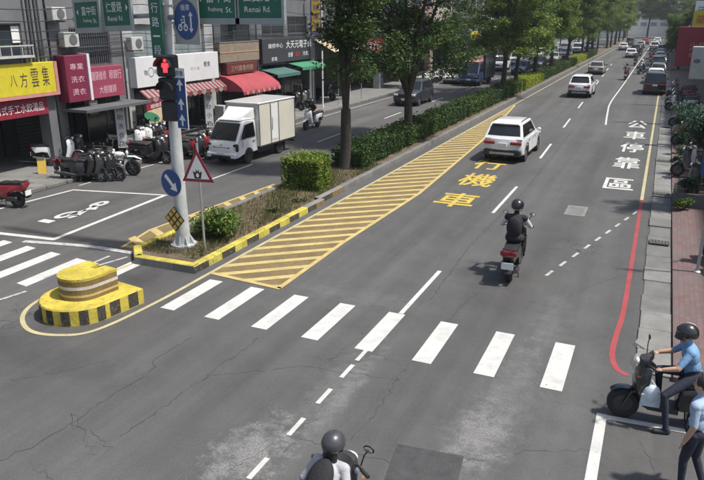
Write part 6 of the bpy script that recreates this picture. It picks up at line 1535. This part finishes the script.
# ------------------------------------------------------------------ vegetation
def leaf_quads(m_, c, r, n, size, rng, squash=(1, 1, 1), shell=.55):
    """n leaf blades scattered through an ellipsoid, thicker towards its skin"""
    for _ in range(n):
        while True:
            d = Vector((rng.uniform(-1, 1), rng.uniform(-1, 1), rng.uniform(-1, 1)))
            if .05 < d.length < 1: break
        d = d.normalized() * (rng.random() ** shell)
        p = Vector(c) + Vector((d.x * r * squash[0], d.y * r * squash[1], d.z * r * squash[2]))
        a = Vector((rng.gauss(0, 1), rng.gauss(0, 1), rng.gauss(0, .5))).normalized(); b = a.cross(Vector((rng.gauss(0, .6), rng.gauss(0, .6), 1))).normalized()
        s = size * rng.uniform(.6, 1.3); w = s * .42
        m_.add([p - a * s * .5, p + b * w * .5, p + a * s * .5 + Vector((0, 0, -s * .12)), p - b * w * .5], [(0, 1, 2, 3)])
def tree_meshes(seed, hgt, spread, fork, leafsize=.2, clumps=34, per=190, r0=.22, lo=3.2):
    rng = random.Random(seed); t = MB(); tips = []
    trunk = [(0, 0, -.05), (rng.uniform(-.05, .05), rng.uniform(-.05, .05), fork * .5), (rng.uniform(-.12, .12), rng.uniform(-.12, .12), fork)]
    t.tube([(0, 0, -.05), (0, 0, .12)] + trunk[1:], [r0 * 1.5, r0 * 1.12, r0, r0 * .85], 12)
    nl = rng.randint(4, 5)
    for k in range(nl):
        a = 2 * math.pi * (k + rng.uniform(-.25, .25)) / nl; e = Vector((math.cos(a), math.sin(a), 0)); p0 = Vector(trunk[-1]); ln = spread * rng.uniform(.5, .85)
        p1 = p0 + e * ln * .35 + Vector((0, 0, (hgt - fork) * .32)); p2 = p0 + e * ln * .75 + Vector((0, 0, (hgt - fork) * .62)); p3 = p0 + e * ln + Vector((0, 0, (hgt - fork) * .8))
        t.tube([p0 - Vector((0, 0, .15)), p1, p2, p3], [r0 * .55, r0 * .42, r0 * .26, r0 * .1], 8); tips += [p1, p2, p3]
        for j in range(3):
            b = a + rng.uniform(-1, 1); st = p1.lerp(p2, rng.random()); en = st + Vector((math.cos(b), math.sin(b), rng.uniform(.0, .8))) * spread * rng.uniform(.25, .5)
            t.tube([st, st.lerp(en, .5) + Vector((0, 0, .1)), en], [r0 * .22, r0 * .15, r0 * .06], 6); tips.append(en)
    p3 = Vector((0, 0, hgt * .93)); t.tube([Vector(trunk[-1]) - Vector((0, 0, .1)), Vector((.1, .05, fork + (hgt - fork) * .5)), p3], [r0 * .6, r0 * .35, r0 * .1], 8); tips.append(p3)
    tm = t.mesh('trunk', 'bark', 40)
    c = MB()
    for k in range(clumps):
        if k < len(tips): ctr = tips[k] + Vector((rng.gauss(0, .2), rng.gauss(0, .2), rng.gauss(0, .15)))
        else:
            a = rng.uniform(0, 2 * math.pi); rr_ = spread * math.sqrt(rng.random()); ctr = Vector((math.cos(a) * rr_, math.sin(a) * rr_, rng.uniform(lo + .5, hgt)))
        if ctr.z < lo: ctr.z = lo + rng.random() * .5
        c.cur = 0 if rng.random() < .6 else 1
        leaf_quads(c, ctr, rng.uniform(.5, 1.05), int(per * rng.uniform(.6, 1.3)), leafsize, rng, (1.15, 1.15, .62))
    return tm, c.mesh('crown', ['leaf_dark', 'leaf_mid'])
TV = [tree_meshes(s, h, sp, fk, ls, cl, pr, r_, lo_) for s, h, sp, fk, ls, cl, pr, r_, lo_ in ((11, 10.5, 3.0, 3.2, .22, 120, 330, .21, 3.3), (12, 9.8, 2.7, 3.4, .22, 110, 320, .19, 3.6), (13, 10.8, 3.2, 2.8, .22, 125, 330, .21, 3.0), (14, 9.2, 2.6, 2.9, .22, 105, 320, .18, 3.2),
      (15, 10.5, .95, 2.4, .19, 56, 280, .23, 3.2), (16, 10.5, 3.6, 2.3, .19, 165, 280, .22, 3.0))]
LV = {}
def tree(x, y, v, rz, sc, label, light=0, group='trees on the median', z=.13):
    rt_ = random.Random(int(x * 31 + y * 17)); sc *= rt_.uniform(.88, 1.12) if y > 60 else 1
    o = E('street_tree', label, 'tree', (x, y, z), rz, group); o.scale = (sc, sc, sc * rt_.uniform(.92, 1.1)); o.rotation_euler = (rt_.uniform(-.05, .05), rt_.uniform(-.05, .05), rz)
    tm, cm = TV[v]
    if v > 3: cm.materials[0] = MATS['leaf_deep']; cm.materials[1] = MATS['leaf_dark']  # same species; nearest crowns have their shade put into a darker leaf colour
    if light:
        if (v, light) not in LV:
            d = cm.copy(); d.materials[0] = MATS['leaf_mid']; d.materials[1] = MATS['leaf_light']; LV[(v, light)] = d
        cm = LV[(v, light)]
    for nm, me in (('trunk', tm), ('crown', cm)):
        c = bpy.data.objects.new(nm, me); COL.objects.link(c); c.parent = o
MX = -11.7
spots = [(347, 165), (411, 118), (503, 88), (517, 82), (535, 76), (552, 70), (567, 64), (582, 58)]
for i, (px, py) in enumerate(spots):
    yy = OX(px, py, MX).y if i else 25.6
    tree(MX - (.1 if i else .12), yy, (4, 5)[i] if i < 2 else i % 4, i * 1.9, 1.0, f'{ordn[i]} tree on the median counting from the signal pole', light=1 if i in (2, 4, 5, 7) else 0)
for i in range(9): tree(MX + .4 * math.sin(i * 5.1), 118 + i * 12 + 3 * math.sin(i * 2.7), (i + 1) % 4, i * 1.3, 1.0, f'small far tree on the median, {ordn[i]} beyond the eighth', light=i % 2)
for i in range(8): tree(1.6, 96 + i * 17, (i + 2) % 4, i * 2.3, .6, f'pavement tree on the right far side, {ordn[i]} beyond the red signboard', light=i % 2, group='trees on the right pavement', z=.1)
for i in range(9): tree(-21.8, 60 + i * 17, (i + 1) % 4, i * 1.1 + .4, .65, f'pavement tree along the left shop row, {ordn[i]} beyond the tan awning', group='trees on the left pavement', z=.12, light=(i + 1) % 2)
for i in range(5): tree(-13 + i * 6.5, 248 + (i % 2) * 6, i % 4, i * 2.1, 1.5, f'big tree closing the far end of the street, {ordn[i]} from the left', light=i % 2, group='trees closing the street', z=0)
# small pavement tree, right
p = G(691, 206, .1)
tm = MB(); tm.tube([(0, 0, -.02), (.02, 0, 1.0), (.04, 0, 2.3), (.05, .05, 3.0)], [.06, .05, .045, .03], 8)
for k in range(5): a = k * 1.3; tm.tube([(.04, 0, 1.7 + k * .12), (.04 + .5 * math.cos(a), .5 * math.sin(a), 2.2 + .1 * k)], [.025, .01], 6)
o = E('small_tree', 'small dark leafy tree standing in the right-hand planter', 'tree', (p.x + .1, p.y, .1), 0); tm.build('trunk', 'bark', o, 40)
c = MB(); rg = random.Random(4)
for k in range(34): leaf_quads(c, (rg.gauss(.2, .5), rg.gauss(0, .55), rg.uniform(2.1, 3.5)), .38, 170, .13, rg, (1.1, 1.1, .7))
c.build('crown', 'leaf_right', o)
# planter with shrubs
o = E('planter', 'long dark planter box with shrubs on the right pavement', 'planter', (1.5, 25.6, .1))
mb = MB()
for (a, b, c_, d) in ((-.62, .9, -.9, -.82), (-.62, .9, .82, .9), (-.62, -.54, -.82, .82), (.82, .9, -.82, .82)): mb.box(a, b, c_, d, 0, .48)
mb.build('box', 'concrete_dark', o); mb = MB(); mb.box(-.54, .82, -.82, .82, .02, .4); mb.build('soil', 'soil', o)
mb = MB(); mb.cbox(-.66, .94, -.94, .94, .48, .53, .015); mb.build('rim', 'concrete', o) if False else None
def shrub(x, y, z, r, n, ls, mt, label, sq=(1, 1, .8), seed=0, name='shrub'):
    o_ = E(name, label, 'shrub', (x, y, z)); rg_ = random.Random(seed); m_ = MB()
    for k in range(max(4, n // 160)): leaf_quads(m_, (rg_.gauss(0, r * .4) * sq[0], rg_.gauss(0, r * .4) * sq[1], r * sq[2] * rg_.uniform(.5, 1.25)), r * .55, 160, ls, rg_, sq)
    m_.build('foliage', mt, o_)
    m_ = MB()
    for k in range(5): a_ = k * 1.26; m_.tube([(0, 0, 0), (r * .4 * math.cos(a_) * sq[0], r * .4 * math.sin(a_) * sq[1], r * sq[2] * .9)], [.02, .006], 5)
    m_.build('stem', 'bark', o_)
    return o_
shrub(1.25, 25.2, .5, .45, 900, .12, 'leaf_right', 'bushy shrub filling the near end of the right-hand planter', seed=1)
shrub(1.9, 26.0, .5, .5, 900, .12, 'leaf_right', 'bushy shrub at the far end of the right-hand planter', seed=2)
shrub(1.35, 33.2, .1, .6, 900, .13, 'leaf_right', 'pale leafy pot shrub on the right pavement beyond the small tree', seed=3)
shrub(1.2, 24.3, .1, .35, 700, .10, 'leaf_mid', 'low green clump at the foot of the planter', seed=5)
# clipped hedge blocks: leaf shell over a twiggy core
def hedge_mesh(w, d, h, n, ls, mt, seed):
    rg_ = random.Random(seed); m_ = MB()
    for _ in range(n):
        f_ = rg_.random()
        p_ = [rg_.uniform(-w / 2, w / 2), rg_.uniform(-d / 2, d / 2), rg_.uniform(.05, h)]
        ax = rg_.choices((0, 1, 2), ((d * h), (w * h), (w * d) * 1.3))[0]
        if ax == 0: p_[0] = rg_.choice((-1, 1)) * (w / 2 - abs(rg_.gauss(0, .06)))
        elif ax == 1: p_[1] = rg_.choice((-1, 1)) * (d / 2 - abs(rg_.gauss(0, .06)))
        else: p_[2] = h - abs(rg_.gauss(0, .08)) + .12 * math.sin(p_[0] * 3 + seed) * math.sin(p_[1] * 2.3 + seed) + .06 * math.sin(p_[1] * 5.1)
        if rg_.random() < .05: p_[2] = h + rg_.random() ** 2 * .22
        p_[0] += .06 * math.sin(p_[1] * 3.3 + seed) + rg_.gauss(0, .03); p_[1] += .05 * math.sin(p_[0] * 4 + p_[2] * 3) + rg_.gauss(0, .03)
        a = Vector((rg_.gauss(0, 1), rg_.gauss(0, 1), rg_.gauss(.3, .8))).normalized(); b = a.cross(Vector((rg_.gauss(0, 1), rg_.gauss(0, 1), rg_.gauss(0, 1)))).normalized(); s = ls * rg_.uniform(.5, 1.4)
        p_ = Vector(p_); m_.add([p_ - a * s * .5, p_ + b * s * .28, p_ + a * s * .5, p_ - b * s * .28], [(0, 1, 2, 3)])
    return m_.mesh('foliage', mt)
def core_mesh(w, d, h, seed):
    rg_ = random.Random(seed); m_ = MB(); n = max(6, int(w * d * 9))
    for k in range(n):
        x_, y_ = rg_.uniform(-w / 2 + .08, w / 2 - .08), rg_.uniform(-d / 2 + .08, d / 2 - .08)
        m_.tube([(x_, y_, -.02), (x_ + rg_.gauss(0, .05), y_ + rg_.gauss(0, .05), h * .85)], [.02, .008], 5)
    m_.box(-w / 2 + .12, w / 2 - .12, -d / 2 + .12, d / 2 - .12, .12, h - .14)
    return m_.mesh('core', 'leaf_dark')
def hedge(x, y, me, co, label, rz=0., group='hedges on the median'):
    o_ = E('hedge', label, 'hedge', (x, y, .13), rz, group)
    for nm, m_ in (('foliage', me), ('branches', co)):
        c_ = bpy.data.objects.new(nm, m_); COL.objects.link(c_); c_.parent = o_
hedge(-11.72, 21.9, hedge_mesh(1.5, 1.1, 1.15, 5200, .11, 'leaf_light', 1), core_mesh(1.5, 1.1, 1.15, 1), 'bright green clipped block hedge between the pole and the first tree', R(6))
hm = [hedge_mesh(1.5, 5.6, .8, 9500, .12, m_, s) for m_, s in (('leaf_deep', 3), ('leaf_dark', 4), ('leaf_yellow', 5))]; hc = core_mesh(1.5, 5.6, .78, 3)
yy = 28.4; i = 0
while yy < 128:
    v = 2 if i in (6, 7, 13, 14) else i % 2
    hedge(-11.75, yy, hm[v], hc, f'{"yellow-green" if v == 2 else "dark green"} low hedge strip on the median, {["first", "second", "third", "fourth", "fifth", "sixth", "seventh", "eighth", "ninth", "tenth", "eleventh", "twelfth", "thirteenth", "fourteenth", "fifteenth", "sixteenth", "seventeenth", "eighteenth", "nineteenth"][i]} from the first tree'); yy += 5.75; i += 1
shrub(-11.15, 15.5, .13, .75, 2600, .14, 'leaf_mid', 'leafy low bush behind the warning sign post', (1.1, 1.0, .72), 7)
shrub(-11.2, 18.4, .13, .25, 320, .1, 'weed', 'small dry weed tuft on the median soil', (1, 1, .5), 8)
shrub(-11.0, 19.9, .13, .22, 320, .1, 'weed', 'small weed tuft in front of the block hedge', (1, 1, .5), 9)
# straggling grass on the median soil
m_ = MB(); rg = random.Random(8)
for k in range(16000):
    x = rg.uniform(-12.55, -10.6); y = rg.uniform(13.6, 27)
    if math.hypot(x - PX, y - PY) < .4 or rg.random() < .35 + .3 * math.sin(x * 3 + y * 1.7): continue
    a = rg.uniform(0, 6.28); h = rg.uniform(.04, .18); l = rg.uniform(.02, .1); w = .011
    m_.add([(x - w * math.sin(a), y + w * math.cos(a), .13), (x + w * math.sin(a), y - w * math.cos(a), .13), (x + l * math.cos(a), y + l * math.sin(a), .13 + h)], [(0, 1, 2)])
o = m_.build('weeds', 'weed'); o['kind'] = 'stuff'; o['label'] = 'sparse dry grass on the median soil'; o['category'] = 'grass'

for i, (x_, y_, a_, pt) in enumerate(((1.7, 29.6, 70, 'dark'), (2.0, 31.2, 80, 'white'), (2.1, 36.4, 75, 'black'), (1.75, 37.6, 85, 'red'), (2.0, 39.0, 80, 'grey'), (1.6, 44.0, 78, 'black'), (1.9, 45.1, 84, 'white'))):
    scooter('paint_' + pt, x_, y_, R(a_), f'{pt} scooter on the right pavement, {ordn[i]} beyond the planter', .1)
for i, (x_, y_, r_) in enumerate(((1.15, 30.5, .35), (1.2, 35.2, .4), (1.1, 41.5, .45), (1.3, 42.4, .35))):
    o = E('flower_pot', f'terracotta pot with a leafy plant, {ordn[i]} beyond the planter on the right', 'plant pot', (x_, y_, .1))
    m_ = MB(); m_.lathe([(.13, 0), (.2, .32), (.22, .32), (.22, .38), (.18, .38)], 14); m_.build('pot', 'cardboard', o, 40)
    m_ = MB(); rg_ = random.Random(i + 40)
    for k in range(5): leaf_quads(m_, (rg_.gauss(0, .12), rg_.gauss(0, .12), .5 + r_ * rg_.random() * 1.5), r_ * .6, 110, .12, rg_)
    m_.build('foliage', 'leaf_right', o)
# scooters and boards along the right pavement
for i in range(9):
    scooter(('paint_white', 'paint_dark', 'paint_grey', 'paint_black', 'paint_white', 'paint_red', 'paint_blue', 'paint_white', 'paint_dark')[i], 1.35 + .06 * (i % 3), 52 + i * .95 + (3 if i > 4 else 0), R(80 + rs.uniform(-10, 10)), f'{("white", "dark", "grey", "black", "white", "red", "blue", "white", "dark")[i]} scooter, {ordn[i]} in the row on the right pavement beside the black van', .1)
for i, (yy, z_, w_, h_, mt, tx, tm, lb) in enumerate(((56, 5.6, 1.0, 2.2, 'fascia_yellow', '藥局', 'letter_red', 'yellow projecting sign just beyond the red signboard'), (63, 6.2, .9, 2.6, 'sign_white', '牙醫', 'sign_blue', 'white projecting sign with blue characters on the right-hand row'),
        (72, 5.2, 1.2, 1.6, 'sign_purple', '美髮', 'letter_white', 'purple projecting sign on the right-hand row'), (84, 6.0, 1.0, 2.6, 'awning_green', '飲料', 'letter_white', 'green projecting sign on the right-hand row'), (97, 6.4, 1.2, 2.6, 'fascia_red', '便當', 'letter_white', 'red projecting sign far along the right-hand row'), (112, 6.4, 1.2, 2.8, 'fascia_white', '診所', 'letter_red', 'white projecting sign with red characters far along the right-hand row'))):
    o = E('projecting_sign', lb, 'shop sign', (.6 + yy * .024, yy, z_)); f = frame((0, 0, 0), 0)
    m_ = MB(); m_.prism([(-w_ / 2, -h_ / 2), (w_ / 2, -h_ / 2), (w_ / 2, h_ / 2), (-w_ / 2, h_ / 2)], f, -.2, 0); m_.build('panel', mt, o)
    for j, ch in enumerate(tx): m_ = MB(); put_text(m_, ch, w_ * .6, w_ * .6, lambda u, v: f(u, v + h_ * (.22 - j * .44), .008)); m_.build('character', tm, o)
    m_ = MB(); m_.box(w_ / 2, 3.6 - yy * .024, .05, .12, .3, .38); m_.build('bracket', 'bars', o)
# humid summer air
mb = MB(); mb.box(-150, 150, -40, 420, -1, 45)
m, n, l, b = nodes('haze_air'); n.remove(b)
pv = n.new('ShaderNodeVolumePrincipled'); pv.inputs['Color'].default_value = (.82, .88, .92, 1); pv.inputs['Density'].default_value = .0004; pv.inputs['Anisotropy'].default_value = .3
l.new(pv.outputs[0], n['Material Output'].inputs['Volume']); MATS['haze_air'] = m
o = mb.build('haze', 'haze_air'); o['kind'] = 'stuff'
